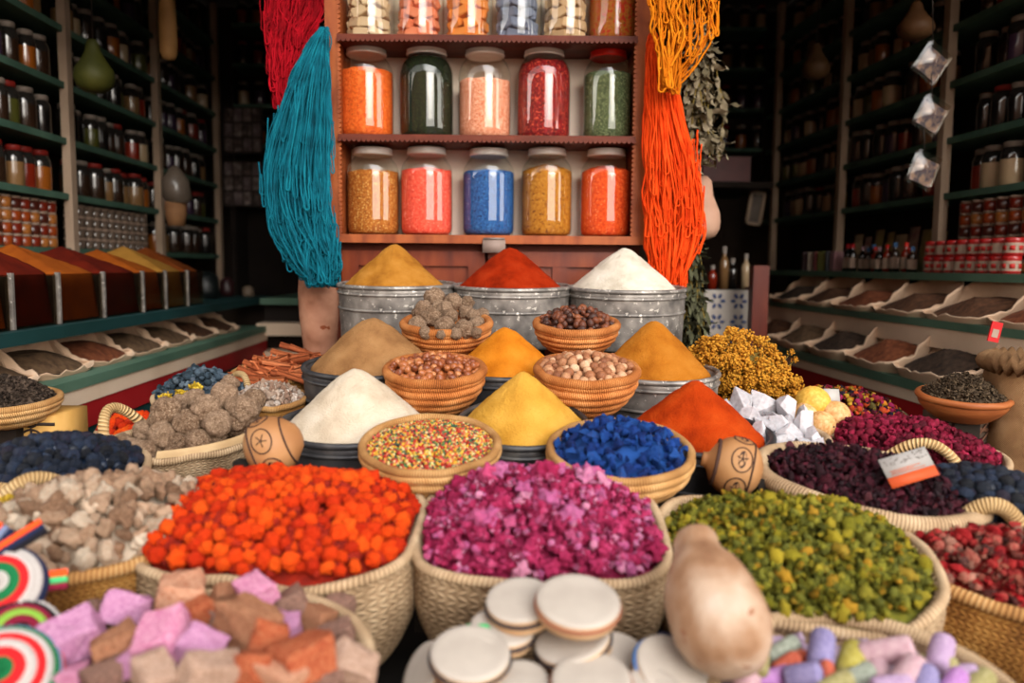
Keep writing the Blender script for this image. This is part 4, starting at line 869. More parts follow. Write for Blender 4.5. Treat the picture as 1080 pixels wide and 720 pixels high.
big_jar(511, 142, 48, 55, 82, 'glass jar of pale pink salt two thirds full on the middle shelf', JF('pink salt', ['#c8704c', '#e09474', '#eeb89c'], (150, .62, '#b85a3c')))
big_jar(573, 142, 48, 56, 62, 'glass jar of dark red berries with white lid on the middle shelf', JF('dark red', ['#3c060a', '#7a0e14', '#a81c20'], (110, .6, '#d8543a')))
big_jar(640, 142, 49, 51, 74, 'glass jar of grey green herbs with the only red lid', JF('grey green', ['#2f3a24', '#4c5a3a', '#6a7450'], (140, .6, '#8a9068')), m_lidr)
big_jar(394, 244, 153, 55, 178, 'glass jar of golden brown seeds, bottom shelf far left', JF('golden brown', ['#7a3e10', '#a45c1c', '#bd7834'], (120, .6, '#d8a45c')))
big_jar(450, 244, 152, 55, 176, 'glass jar of coral pink salt on the bottom shelf', JF('coral', ['#c82c22', '#e8503c', '#f2745c'], (120, .66, '#f6a088')))
big_jar(515, 244, 153, 55, 178, 'glass jar of blue powder in the middle of the bottom shelf', JF('blue', ['#123a70', '#1f5494', '#3c74ae'], (110, .62, '#142c56')))
big_jar(576, 246, 154, 54, 174, 'glass jar of yellow gold seeds on the bottom shelf', JF('gold', ['#8c4e10', '#b0701c', '#c48a38'], (60, .62, '#7a4410')))
big_jar(638, 248, 156, 54, 176, 'glass jar of orange red spice, bottom shelf far right', JF('orange red', ['#b82c08', '#dc4a14', '#ec6a2c'], (120, .66, '#f09058')))
big_jar(389, 37, -60, 52, -30, 'glass jar of cream blocks, top shelf far left', mat('cream_block', ['#b0916c', '#cdb08c', '#dcc4a2'], .8, 6, 4, .2, 60), blocks=1)
big_jar(442, 37, -60, 52, -30, 'glass jar of coral pink blocks on the top shelf', mat('coral_block', ['#c05a38', '#dc7a54', '#ea9674'], .8, 6, 4, .2, 60), blocks=1)
big_jar(493, 37, -60, 52, -30, 'glass jar of orange blocks on the top shelf', mat('orange_block', ['#c0601c', '#dc7e32', '#ea9a54'], .8, 6, 4, .2, 60), blocks=1)
big_jar(545, 38, -60, 52, -30, 'glass jar of grey blue blocks on the top shelf', mat('slate_block', ['#4c5468', '#6c748a', '#8a90a4'], .8, 6, 4, .2, 60), blocks=1)
big_jar(596, 38, -60, 52, -30, 'glass jar of beige blocks on the top shelf', mat('beige_block', ['#a8845c', '#c4a078', '#d6b692'], .8, 6, 4, .2, 60), blocks=1)
big_jar(647, 38, -60, 52, -34, 'glass jar of speckled mixed spice, top shelf far right', JF('mixed', ['#8a3a10', '#b86a1c', '#5a4a18'], (70, .56, '#b82a14'), 70))

# ------------------------------------------------------------------ hanging yarn, leaves, gourds
m_hook = mat('dark_iron', ['#2a2422', '#3c3430'], .5, 20, metal=.6)
def skein(name, label, cols, Y, D_, ys, xl, xr, n, rad, loop=.3, seed=1, amp=4.5, hang=True):
    """hank of yarn: n looping strands between the outlines xl(t) and xr(t) given as lists over ys (pixels at depth Y)"""
    rg = random.Random(seed); m = MB(); K = 36
    def interp(L, t):
        q = min(.9999, max(0, t)) * (len(L) - 1); i = int(q); f = q - i
        p0, p1, p2, p3 = L[max(0, i - 1)], L[i], L[i + 1], L[min(len(L) - 1, i + 2)]
        return p1 + .5 * f * (p2 - p0 + f * (2 * p0 - 5 * p1 + 4 * p2 - p3 + f * (3 * (p1 - p2) + p3 - p0)))
    for k in range(n):
        s = rg.uniform(-.02, 1.02); yo = rg.uniform(-1, 1) * math.sqrt(max(.02, 1 - (2 * s - 1) ** 2)); end = 1 - loop * rg.random() ** 1.6
        off = rg.uniform(0, 50); pts = []; wild = amp * (1 if rg.random() < .8 else 2.6)
        for i in range(K + 1):
            t = i / K * end
            sv_ = s + .16 * t * nz((s * 5, t * 2.5, yo * .5), 1.6, seed)     # strands gather into locks
            x = interp(xl, t) + (interp(xr, t) - interp(xl, t)) * sv_ + wild * (nz((t * 5, off, 0), 1.3, seed) + .22 * nz((t * 13, off, 3), 1.3, seed)) * (.25 + t); y = interp(ys, t) + 3 * nz((off, t * 3, 0), 1, seed)
            pts.append(at(x, y, Y + D_ * (yo * (.4 + .6 * t) + .35 * nz((t * 6, off, 5), 1.2, seed))))
        w = rg.uniform(2, 6); last = pts[-1]; sx = w * Y / F * rg.choice((-1, 1))   # the strand loops and runs back up a little
        for j in range(1, 6): pts.append(last + Vector((sx * (1 - math.cos(PI * j / 5)) / 2, 0, -.006 * math.sin(PI * j / 5))))
        for j in range(1, 7): pts.append(pts[-1] + Vector((rg.uniform(-.002, .002), .001, .013)))
        m.tube(pts, rad * rg.uniform(.8, 1.25), 5)
    root = thing(name, T(at((xl[0] + xr[0]) / 2, ys[0], Y)), label, 'yarn')
    me = m.mesh('strands', mat(name + label[:12], cols, .85, 30, 3, .3, 200, rnd=.5, spec=.1)); o = link('strands', me, root); o.matrix_parent_inverse = root.matrix_world.inverted()
    p = at((xl[0] + xr[0]) / 2, ys[0], Y)
    if hang: MB().tube([(0, 0, -.01), (0, 0, .04), (0, .03, .05), (0, .05, .04)], .003, 6).obj('hook', m_hook, root)
skein('yarn_hank', 'turquoise blue yarn hank hanging at the left side of the cabinet', ['#052c36', '#0a5262', '#0c6678', '#167c8c'], 2.09, .04, [30, 60, 110, 180, 232, 274, 300], [338, 318, 298, 281, 284, 302, 328], [346, 346, 346, 347, 349, 360, 352], 330, .0017, .6, 3, 6, False)
skein('yarn_hank', 'crimson red yarn hank hanging above the turquoise one', ['#5c040c', '#940816', '#b40c20'], 2.16, .03, [-60, 0, 50, 112], [292, 284, 282, 294], [346, 342, 322, 306], 200, .0018, .6, 5, 7)
skein('yarn_hank', 'neon orange yarn hank hanging at the right side of the cabinet', ['#b42604', '#dc440e', '#f0581e'], 2.10, .035, [36, 60, 110, 180, 240, 312], [686, 683, 682, 682, 682, 692], [692, 704, 716, 732, 738, 718], 280, .0020, .45, 7, 6)
skein('yarn_hank', 'yellow orange looped yarn hank over the neon orange one', ['#a04804', '#c8700c', '#d88a1c'], 2.02, .02, [-60, 0, 40, 96], [682, 682, 688, 702], [756, 754, 750, 712], 80, .0022, .85, 9, 8)
def leaf_bunch(px, py0, py1, wp, Y, n, label, cols, seed, ll=.05):
    rg = random.Random(seed); m = MB(); st = MB(); top = at(px, py0, Y)
    root = thing('leaf_bunch', T(top), label, 'dried leaves'); inv = root.matrix_world.inverted()
    nb = 14; br = []
    for b in range(nb):
        e = at(px + rg.uniform(-.5, .5) * wp, py1 + rg.uniform(-25, 0), Y + rg.uniform(-.04, .04)); pts = [top.lerp(e, t) + Vector((rg.uniform(-.006, .006), 0, 0)) + (e - top).cross(Vector((0, 1, 0))) * .06 * math.sin(PI * t) * (b % 3 - 1) for t in [i / 8 for i in range(9)]]
        st.tube([inv @ p for p in pts], .0018, 5); br.append(pts)
    for i in range(n):
        b = rg.choice(br); j = rg.randrange(8); p = b[j].lerp(b[j + 1], rg.random()); l = ll * rg.uniform(.6, 1.2); w = l * .34
        M = inv @ T(p) @ RZ(rg.uniform(0, 360)) @ RX(rg.uniform(95, 165)) @ RY(rg.uniform(-50, 50)); cu = rg.uniform(-.6, .6)
        for off in (0, .0007):
            m.grid(lambda a, t: M @ Vector(((a - .5) * w * math.sin(PI * (.04 + .93 * t)) ** .8, -l * t, cu * l * t * t + off + .25 * w * abs(a - .5) * 2 * math.sin(9 * t))), 2, 7)
    m.obj('leaves', mat('leaf' + label[:14], cols, .85, 20, 4, .4, 60, rnd=.6), root); st.obj('twigs', m_stem, root)
leaf_bunch(741, 18, 180, 50, 2.24, 420, 'bunch of grey green dried leaves hanging beside the orange yarn', ['#3e382c', '#62573f', '#83755e', '#9a8d76'], 4)
leaf_bunch(730, 246, 376, 52, 2.24, 380, 'bunch of dark green dried twigs hanging below the beige gourd', ['#2a281c', '#4a4a34', '#66664a'], 6, .04)
gp = at(738, 253, 2.30); gt = at(735, 186, 2.30)
long_gourd(T(gp), gt.z - gp.z, 20.5 * 2.3 / F, 'beige gourd hanging behind the neon orange yarn', mat('hanging_gourd_skin', ['#8a6450', '#a8826c', '#b8937c'], .6, 7, 5, .2, 40), [(0, 0), (.4, .01), (.75, .06), (.95, .17), (1, .3), (.94, .44), (.76, .58), (.6, .7), (.55, .82), (.5, .93), (.3, 1), (0, 1.01)], name='hanging_gourd')
vp = at(338, 362, 2.22); vt = at(338, 268, 2.22)
long_gourd(T((vp.x, vp.y, vp.z - .10)), vt.z - vp.z + .10, 22 * 2.22 / F, 'tall mottled brown gourd standing beside the left back bucket', mat('mottled_gourd', ['#7a4c34', '#a8735a', '#c08c70', '#a05a38'], .6, 12, 5, .3, 40, speck=(22, .66, '#8a4424')), [(0, 0), (.5, .005), (.7, .04), (.78, .2), (.95, .5), (1, .7), (.95, .86), (.8, .96), (.5, 1.02), (0, 1.04)], name='tall_gourd')
SUPPORTS.append((vp.x, vp.y, vp.z - .10, .04))
# ------------------------------------------------------------------ the shop: walls, shelving, counters
LX = lambda Y: -1.461 - .0376 * Y          # plane of the left shelving
RXX = lambda Y: 1.706 - .065 * Y           # plane of the right shelving
def struct(o): o['kind'] = 'structure'; return o
def wallmesh(name, x0, y0, x1, y1, z0, z1, th, m):
    d = Vector((x1 - x0, y1 - y0, 0)).normalized(); nrm = Vector((-d.y, d.x, 0)) * th
    vs = [(x0, y0, z0), (x1, y1, z0), (x1 + nrm.x, y1 + nrm.y, z0), (x0 + nrm.x, y0 + nrm.y, z0)]; vs += [(a, b, z1) for a, b, _ in vs]
    mb = MB(); mb.add(vs, [(0, 1, 2, 3), (7, 6, 5, 4), (0, 4, 5, 1), (1, 5, 6, 2), (2, 6, 7, 3), (3, 7, 4, 0)]); return struct(mb.obj(name, m, None, False))
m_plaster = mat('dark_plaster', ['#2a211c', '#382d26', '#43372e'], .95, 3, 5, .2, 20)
m_floor = mat('stone_floor', ['#5a4c40', '#75655680'[:7], '#857464'], .9, 4, 5, .2, 20)
m_street = mat('street_plaster', ['#7a5844', '#8c6850', '#9a765c'], .95, 1.2, 5, .2, 12)
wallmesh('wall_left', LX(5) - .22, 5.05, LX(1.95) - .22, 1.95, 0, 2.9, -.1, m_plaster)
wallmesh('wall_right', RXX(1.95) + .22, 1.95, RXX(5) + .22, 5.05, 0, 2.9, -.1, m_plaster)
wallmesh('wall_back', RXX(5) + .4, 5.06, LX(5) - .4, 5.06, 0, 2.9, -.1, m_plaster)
struct(MB().box(-2.2, 2.2, 1.95, 5.2, 2.92, 3.02).obj('ceiling', m_plaster, None, False))
struct(MB().box(-2.2, 2.2, 1.80, 1.94, 2.36, 3.4).obj('wall_shade_lintel', m_street, None, False))  # lintel added out of view to keep sky light off the side shelves
struct(MB().box(-9, 9, -7, 5.3, -.06, 0).obj('floor', m_floor, None, False))
struct(MB().box(-9, LX(1.95) - .33, 1.80, 1.94, 0, 3.4).obj('wall_street', m_street, None, False))
struct(MB().box(RXX(1.95) + .33, 9, 1.80, 1.94, 0, 3.4).obj('wall_street', m_street, None, False))
# unseen houses across the lane; sky gap shaped for bright bands on the jars
struct(MB().box(-30, .35, -5.2, -4.6, 0, 4.6).obj('wall_street', m_street, None, False))
struct(MB().box(5.6, 9, -5.2, -4.6, 0, 4.6).obj('wall_street', m_street, None, False))

m_shelf = mat('green_painted_wood', ['#34504a', '#45625a', '#527068'][:0] or ['#334e42', '#446152', '#52705f'], .6, 8, 5, .1, 40)
m_post = mat('cream_painted_wood', ['#8a7562', '#a28b76', '#b29a84'], .7, 6, 5, .1, 40)
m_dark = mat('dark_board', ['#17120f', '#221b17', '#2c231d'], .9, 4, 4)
m_teal = mat('dark_teal_paint', ['#0f2c2a', '#16393a', '#1d4644'], .6, 3, 5, .1, 30)
m_redp = mat('red_paint', ['#7d0f14', '#95161a', '#a82022'], .6, 4, 5)
m_creamp = mat('cream_paint', ['#c4a88e', '#d6bca2', '#e0c8b0'], .7, 4, 5)
m_greenp = mat('sage_green_paint', ['#3c5648', '#4c6856', '#5a7664'], .6, 4, 5)
class Side:
    """the plane of one long side of the shop; p(Y, out, z) is a point 'out' metres into the aisle"""
    def __init__(s, side): s.k = side; s.f = LX if side < 0 else RXX; s.sl = -.0376 if side < 0 else -.065
    def p(s, Y, out, z): return Vector((s.f(Y) - s.k * out, Y, z))
    def bar(s, m, Y0, Y1, o0, o1, z0, z1, mi=0):
        vs = [s.p(Y, o, z) for z in (z0, z1) for Y in (Y0, Y1) for o in (o0, o1)]
        m.add(vs, [(0, 2, 3, 1), (4, 5, 7, 6), (0, 1, 5, 4), (2, 6, 7, 3), (0, 4, 6, 2), (1, 3, 7, 5)], None, mi); return m
Lf, Rt = Side(-1), Side(1)
# --- left shelving
ZL = [1.398 + .192 * k for k in range(7)]
sh = thing('shelving_unit', Lf.p(3.3, 0, 1.2), 'green edged shelving with cream posts along the left wall', 'shelving'); IL = sh.matrix_world.inverted()
def part(root, name, m, mm, smooth=False):
    o = m.obj(name, mm, root, smooth); o.matrix_parent_inverse = root.matrix_world.inverted(); return o
YL = [2.05, 2.9, 3.695, 4.52]
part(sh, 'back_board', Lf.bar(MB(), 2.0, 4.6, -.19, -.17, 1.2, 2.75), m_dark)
for Y in YL[1:]: part(sh, 'post', Lf.bar(MB(), Y - .018, Y + .018, -.018, .012, 1.2, 2.75), m_post)
for z in ZL: part(sh, 'shelf', Lf.bar(MB(), 2.0, 4.58, -.17, 0, z - .022, z), m_shelf)
# --- right shelving
ZR = [1.616 + .192 * k for k in range(6)]
sr = thing('shelving_unit', Rt.p(3.3, 0, 1.34), 'green edged shelving with cream posts along the right wall', 'shelving')
YR = [2.05, 2.9, 3.67, 4.44]
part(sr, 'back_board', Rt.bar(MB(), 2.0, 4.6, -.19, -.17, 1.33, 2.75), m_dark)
for Y in YR[1:]: part(sr, 'post', Rt.bar(MB(), Y - .018, Y + .018, -.018, .012, 1.338, 2.75), m_post)
for z in ZR: part(sr, 'shelf', Rt.bar(MB(), 2.0, 4.58, -.17, 0, z - .022, z), m_shelf)
# --- counters with painted bands
cl = thing('spice_counter', Lf.p(2.6, .45, 0), 'long green edged counter with red and cream bands along the left wall', 'counter')
part(cl, 'countertop', Lf.bar(MB(), 1.35, 3.9, -.16, .44, 1.165, 1.195), m_teal)
part(cl, 'bin_back', Lf.bar(MB(), 1.35, 3.9, .02, .04, 1.0, 1.165), m_dark)
part(cl, 'ledge', Lf.bar(MB(), 1.35, 3.62, .02, .50, 1.048, 1.072), m_greenp)
part(cl, 'cream_band', Lf.bar(MB(), 1.35, 3.62, .40, .495, 1.008, 1.0478), m_creamp)
part(cl, 'red_band', Lf.bar(MB(), 1.35, 3.62, .39, .492, .945, 1.0078), m_redp)
part(cl, 'teal_panel', Lf.bar(MB(), 1.35, 3.62, .38, .485, 0, .9448), m_teal)
cr = thing('spice_counter', Rt.p(2.6, .45, 0), 'long counter with two green edged tiers of spice sacks along the right wall', 'counter')
part(cr, 'countertop', Rt.bar(MB(), 1.35, 4.3, -.16, .2, 1.315, 1.338), m_greenp)
part(cr, 'bin_back', Rt.bar(MB(), 1.35, 4.3, -.06, -.04, 1.0, 1.3148), m_dark)
part(cr, 'ledge', Rt.bar(MB(), 1.35, 4.3, -.04, .34, 1.182, 1.204), m_greenp)
part(cr, 'cream_band', Rt.bar(MB(), 1.35, 4.3, .25, .335, 1.125, 1.1818), m_creamp)
part(cr, 'ledge', Rt.bar(MB(), 1.35, 4.3, -.04, .46, 1.018, 1.044), m_greenp)
part(cr, 'cream_band', Rt.bar(MB(), 1.35, 4.3, .36, .455, .985, 1.0178), m_creamp)
part(cr, 'red_band', Rt.bar(MB(), 1.35, 4.3, .35, .452, .915, .9848), m_redp)
part(cr, 'teal_panel', Rt.bar(MB(), 1.35, 4.3, .34, .445, 0, .9148), m_teal)

# --- shelf jars
CJ = {'amber': '#8a4a14', 'rust red': '#7a2210', 'dark brown': '#2c1c12', 'cream': '#a89070', 'olive green': '#4a4a1e', 'near black': '#14100e', 'tan': '#7a5a38', 'purple': '#3c2c40'}
m_clear = mat('empty_jar_neck', ['#1c1a18', '#2a2724'], .08, 10, spec=.6, coat=.5)
m_jlid = mat('dull_lid', ['#5e544c', '#7a6e64', '#8a7e72'], .5, 30); m_jred = mat('dull_red_lid', ['#6a1812', '#84221a'], .5, 30)
JM = {}
def jar_mesh(col, slim):
    if (col, slim) not in JM:
        m = MB(); w = .031 if slim else .038; h = .118 if slim else .125
        m.lathe([(0, 0), (w * .9, 0), (w, .006), (w, h * .42), (w, h * .66)], 18)
        m.lathe([(w, h * .66), (w, h * .78), (w * .94, h * .86), (w * .74, h * .95), (w * .72, h)], 18, mi=1)
        a = m.mesh('jar', [mat('jar ' + col, [CJ[col], CJ[col]], .25, 30, 3, .1, 90, spec=.5, coat=.7), m_clear])
        l = MB(); l.lathe([(0, h + .014), (w * .74, h + .014), (w * .78, h + .010), (w * .78, h - .004), (w * .72, h - .004)], 18)
        JM[(col, slim)] = (a, l)
    return JM[(col, slim)]
LID = {}
def shelf_jar(M, col, slim, red, label, group, sc=1.):
    a, l = jar_mesh(col, slim); k = (slim, red)
    if k not in LID: LID[k] = l.mesh('lid', m_jred if red else m_jlid)
    o = link('glass_jar', a, None, M @ SC(sc)); tag(o, label, 'jar', group); c = bpy.data.objects.new('lid', LID[k]); C.objects.link(c); c.parent = o
rg = random.Random(77)
def shelf_row(S, Y0, Y1, z, lev, bay, step, side, cols, red=0., out=-.06, slim=None):
    n = int((Y1 - Y0 - .06) / step); seq = []
    for i in range(n):
        col = rg.choice(cols); sl = rg.random() < .5 if slim is None else slim
        Y = Y0 + .06 + step * (i + .5) + rg.uniform(-.006, .006)
        shelf_jar(T(S.p(Y, out + rg.uniform(-.02, .015), z + .0005)), col, sl, rg.random() < red, '%s jar on the %s wall, %s shelf up, %s bay, %s from the front' % (col, side, ORD[lev], ['front', 'middle', 'rear'][bay], ORD[i]), 'glass jars on the %s shelving' % side)
dk = ['dark brown', 'near black', 'rust red', 'tan', 'cream', 'olive green', 'amber', 'purple', 'dark brown', 'near black']
wm = ['amber', 'rust red', 'amber', 'dark brown', 'tan']
for b in range(3):
    for k, z in enumerate(ZL):
        if k == 0: continue
        y0 = 2.36 if b == 0 else YL[b]
        if b == 0 and k > 5: continue
        shelf_row(Lf, y0, YL[b + 1], z, k, b, .088, 'left', wm if k == 1 and b < 2 else dk, .75 if k == 1 else .1)
for b in range(3):
    for k, z in enumerate(ZR):
        y0 = 2.42 if b == 0 else YR[b]
        if b == 0 and k > 4: continue
        shelf_row(Rt, y0, YR[b + 1], z, k, b, .088, 'right', (['cream', 'tan', 'amber', 'rust red', 'cream'] if b == 0 and k == 0 else ['amber', 'near black', 'rust red', 'near black'] if k == 1 and b == 0 else dk), .1)
# --- little stacked pots on the lowest left shelf
m_potc = [mat('pot ' + c, [c, c], .3, 20, spec=.5, coat=.5) for c in ('#80340f', '#661c0c', '#8e5626', '#40180f')]
m_potl = mat('pot_lid', ['#7c6656', '#907a6a'], .4, 20); m_clrp = mat('clear_pot', ['#3a302a', '#6a5a4e'], .15, 20, spec=.5, coat=.6)
def pot(w, h):
    m = MB(); m.lathe([(0, 0), (w * .9, 0), (w, .003), (w, h * .78), (w * .9, h * .8)], 14); l = MB(); l.lathe([(w * .9, h * .78), (w * .95, h * .78), (w * .95, h), (0, h)], 14); return m, l
pm, pl = pot(.024, .040); PMs = [pm.mesh('pot', m) for m in m_potc]; PLm = pl.mesh('pot_lid', m_potl); PCm = pm.mesh('pot', m_clrp)
def stack(S, Y0, n, lv, z, out, step, meshes, nm, lab, grp, pre):
    for i in range(n):
        for j in range(lv):
            o = link(nm, rg.choice(meshes), None, T(S.p(Y0 + step * i, out, z + .0005 + .0402 * j))); tag(o, lab % (ORD[i], ['bottom', 'second', 'third', 'top'][j]), 'pot', grp)
            c = bpy.data.objects.new('lid', PLm); C.objects.link(c); c.parent = o
stack(Lf, 2.44, 8, 4, ZL[0], -.04, .054, PMs, 'spice_pot', 'small red orange pot at far left, %s column from front, %s of its stack', 'stacked red orange pots', 0)
stack(Lf, 2.96, 11, 4, ZL[0], -.04, .062, [PCm], 'clear_pot', 'small clear pot behind the front left post, %s column, %s of its stack', 'stacked clear pots', 0)
for k, z in ((0, ZL[0]),): shelf_row(Lf, YL[2], YL[3], z, 0, 2, .088, 'left', dk, .1)

# --- glass bins of ground spice on the left counter
m_binglass = glass('bin_glass', '#d2c8b6', 1.7, .12)
heapc = {'orange': ['#6a300c', '#864412'], 'dark red': ['#3c0e08', '#561609'], 'rust': ['#54260c', '#6c3614'], 'tan yellow': ['#76501e', '#8c642a']}
def counter_bin(S, Y0, Y1, o0, o1, z, h, col, apex, lab):
    root = thing('spice_bin', S.p((Y0 + Y1) / 2, (o0 + o1) / 2, z), 'clear fronted bin of %s on the left counter, %s from the front' % (col + ' spice', lab), 'bin', 'spice bins on the left counter')
    part(root, 'glass_panel', S.bar(MB(), Y0 + .01, Y1 - .01, o1 - .004, o1, z + .001, z + h), m_binglass)
    part(root, 'metal_edge', S.bar(MB(), Y0, Y0 + .009, o1 - .008, o1 + .003, z + .001, z + h + .004), m_zinc)
    part(root, 'side_wall', S.bar(MB(), Y0, Y0 + .008, o0, o1 - .009, z + .001, z + h - .004), m_dark)
    part(root, 'side_wall', S.bar(MB(), Y1 - .009, Y1 - .001, o0, o1 - .009, z + .001, z + h - .004), m_dark)
    part(root, 'bottom', S.bar(MB(), Y0 + .009, Y1 - .01, o0, o1 - .009, z + .001, z + .006), m_dark)
    m = MB(); cY, cO = (Y0 + Y1) / 2, (o0 + o1) / 2
    def fn(a, b):
        th = 2 * PI * a; e = sup_pt(th, (Y1 - Y0) / 2 - .0105, (o1 - o0) / 2 - .0055, 30); q = min(1, b / .8)
        zt = z + h * .96 + apex * (1 - q) ** .9 + .003 * nz((a * 9, b * 9, 0), 2, 4) if b < .8 else z + .007
        p = S.p(cY + e.x * q, cO + e.y * q, zt); return p
    m.grid(fn, 48, 20, True)
    o = m.obj('spice_heap', mat('heap ' + col, heapc[col], .95, 20, 4, .3, 200, spec=.05)); tag(o, '%s ground spice peaked in the %s bin from the front on the left counter' % (col, lab), 'spice powder', None, 'stuff')
edges = [1.60, 1.80, 2.00, 2.24, 2.50, 2.68, 2.88, 3.05]
for i, (col, ap) in enumerate([('orange', .05), ('dark red', .1), ('orange', .08), ('dark red', .08), ('orange', .075), ('tan yellow', .09), ('rust', .09)]):
    counter_bin(Lf, edges[i], edges[i + 1], .05, .41, 1.195, .125, col, ap, ORD[i])
# --- open paper lined sacks in the tiers
m_paper = mat('paper_liner', ['#a8866a', '#c4a488', '#d6ba9e'], .85, 6, 5, .3, 30)
def paper_sack(S, Y, w, o, z, hh, col, label, hl):
    """a rolled down paper sack leaning towards the aisle with a slope of spice in it"""
    a = math.atan(S.sl); yaw = 90 if S.k < 0 else -90
    M = T(S.p(Y, o, z)) @ RZ(yaw) @ RX(14)
    root = thing('paper_sack', M, label, 'sack', 'paper sacks in the counter tiers')
    def wob(p, th, b):
        t = max(0, p.z / hh); f = max(0, math.sin(th))   # high at the back, low at the front
        return Vector((p.x, p.y * (1 + .0 * t), p.z * (.42 + .58 * f ** .6) + t * .012 * nz((math.cos(th) * 3, math.sin(th) * 3, 1), 2, Y * 7)))
    MB().lathe([(0, .001), (w * .46, .001), (w * .5, .01)] + [(w * .5 * (1 + .02 * i), hh * (.05 + .95 * i / 8)) for i in range(9)] + [(w * .485 * (1 + .02 * i), hh * (.05 + .95 * i / 8)) for i in range(8, 0, -1)], 44, 4, 1, .62, wob).obj('paper', m_paper, root)
    m = MB(); m.grid(lambda u, b: (lambda q: Vector((q.x, q.y, hh * (.40 + .30 * max(0, 1 - b) ** 1.1 + .10 * math.sin(2 * PI * u) * b) + .002 * nz((u * 40, b * 12, 0), 1, 2))))(sup_pt(2 * PI * u, w * .47 * b, w * .47 * .62 * b, 3.5)), 40, 12, True)
    m_ = m.obj('spice_heap', col); m_.matrix_world = M; tag(m_, hl, 'spice', None, 'stuff')
SH = [mat('sack heap %d' % i, c, .95, 60, 4, .6, 160, rnd=0) for i, c in enumerate([['#2c1a10', '#4a2e1c', '#5e3c26'], ['#1c1410', '#34261c', '#463428'], ['#4a2414', '#6a3820', '#7c482c'], ['#3a2a1c', '#5a4430', '#6e563e']])]
nm = ['brown', 'black brown', 'rust brown', 'grey brown']
for i in range(7):
    c = rg.randrange(4); paper_sack(Lf, 1.72 + .255 * i, .24, .365, 1.0725, .082, SH[c], 'open paper sack of %s spice under the left counter, %s from the front' % (nm[c], ORD[i]), '%s spice in the %s paper sack from the front under the left counter' % (nm[c], ORD[i]))
for i in range(6):
    c = [2, 0, 0, 2, 0, 1][i]; paper_sack(Rt, 1.98 + .30 * i, .285, .235, 1.2045, .10, SH[c], 'open paper sack of %s spice in the upper right tier, %s from the front' % (nm[c], ORD[i]), '%s spice in the %s sack of the upper right tier' % (nm[c], ORD[i]))
for i in range(6):
    c = [3, 1, 2, 1, 3, 0][i]; paper_sack(Rt, 1.90 + .30 * i, .285, .355, 1.0445, .13, SH[c], 'open paper sack of %s spice in the lower right tier, %s from the front' % (nm[c], ORD[i]), '%s spice in the %s sack of the lower right tier' % (nm[c], ORD[i]))

# --- cans, small jars, bottles and packets on the right counter
ZC = 1.3385
m_tin = mat('red_tin', ['#8f1414', '#a81c1a'], .35, 20, spec=.5, coat=.4); m_tlab = mat('cream_tin_label', ['#947a68', '#a89080'], .5, 20); m_tmark = mat('red_tin_mark', ['#a82420', '#b83028'], .5)
def tin():
    m = MB(); w, h = .026, .052
    m.lathe([(0, 0), (w, 0), (w, h * .16)], 16); m.lathe([(w * 1.005, h * .16), (w * 1.005, h * .72)], 16, mi=1); m.lathe([(w, h * .72), (w, h * .8), (w * 1.02, h * .82), (w * 1.02, h), (0, h)], 16)
    for a in (-.9, .9, 2.5, -2.5, PI, 0): m.box(w * 1.004, w * 1.02, -.007, .007, h * .3, h * .56, 2, RZ(math.degrees(a)))
    return m.mesh('tin', [m_tin, m_tlab, m_tmark])
TIN = tin()
for i in range(8):
    for j in range(2): tag(link('spice_tin', TIN, None, T(Rt.p(2.36 + .057 * i, .10 - .004 * j, ZC + .0525 * j)) @ RZ(rg.uniform(0, 360))), 'red and cream tin on the right counter, %s row, %s from the front' % (['lower', 'upper'][j], ORD[i]), 'tin', 'red and cream tins on the right counter')
for i in range(7):
    for j in range(6):
        o = link('spice_pot', PMs[(i * 2 + j) % 4], None, T(Rt.p(2.40 + .062 * i, -.02, ZC + .0005 + .0402 * j))); tag(o, 'small coloured pot behind the tins, %s column from front, %s from counter' % (ORD[i], ORD[j]), 'pot', 'stacked pots behind the tins')
        c = bpy.data.objects.new('lid', PLm); C.objects.link(c); c.parent = o
def bottle(col, cap_, h=.11, w=.017):
    m = MB(); m.lathe([(0, 0), (w, 0), (w, h * .62), (w * .8, h * .7), (w * .4, h * .78), (w * .4, h * .86)], 14); l = MB(); l.lathe([(w * .46, h * .84), (w * .46, h), (0, h)], 12)
    lab = MB(); lab.lathe([(w * 1.02, h * .12), (w * 1.02, h * .5)], 14); return m.mesh('bottle', mat('bottle ' + col, [CJ.get(col, col)] * 2, .15, 20, spec=.6, coat=.6)), l.mesh('cap', mat('cap ' + cap_, [cap_, cap_], .4)), lab.mesh('label', m_tlab)
BTS = [bottle('near black', '#a01c20'), bottle('dark brown', '#3a5a80'), bottle('near black', '#8a6a70'), bottle('rust red', '#b82a20')]
for i in range(13):
    k = rg.randrange(4); o = link('bottle', BTS[k][0], None, T(Rt.p(2.88 + .046 * i, .08 + rg.uniform(-.02, .02), ZC)) @ SC(1, 1, rg.uniform(.8, 1.1))); tag(o, 'small dark bottle with %s cap on the right counter, %s from the tins' % (['red', 'blue', 'dusty pink', 'bright red'][k], ORD[i]), 'bottle', 'small bottles on the right counter')
    for me, n_ in ((BTS[k][1], 'cap'), (BTS[k][2], 'label')): c = bpy.data.objects.new(n_, me); C.objects.link(c); c.parent = o
m_pack = [mat('packet ' + c, [c, d], .4, 40, 3, .3, 60, coat=.3) for c, d in (('#7a6238', '#9a8450'), ('#8a7a4a', '#6a5a3a'), ('#6a3040', '#9a8a70'), ('#8a7458', '#a89070'))]
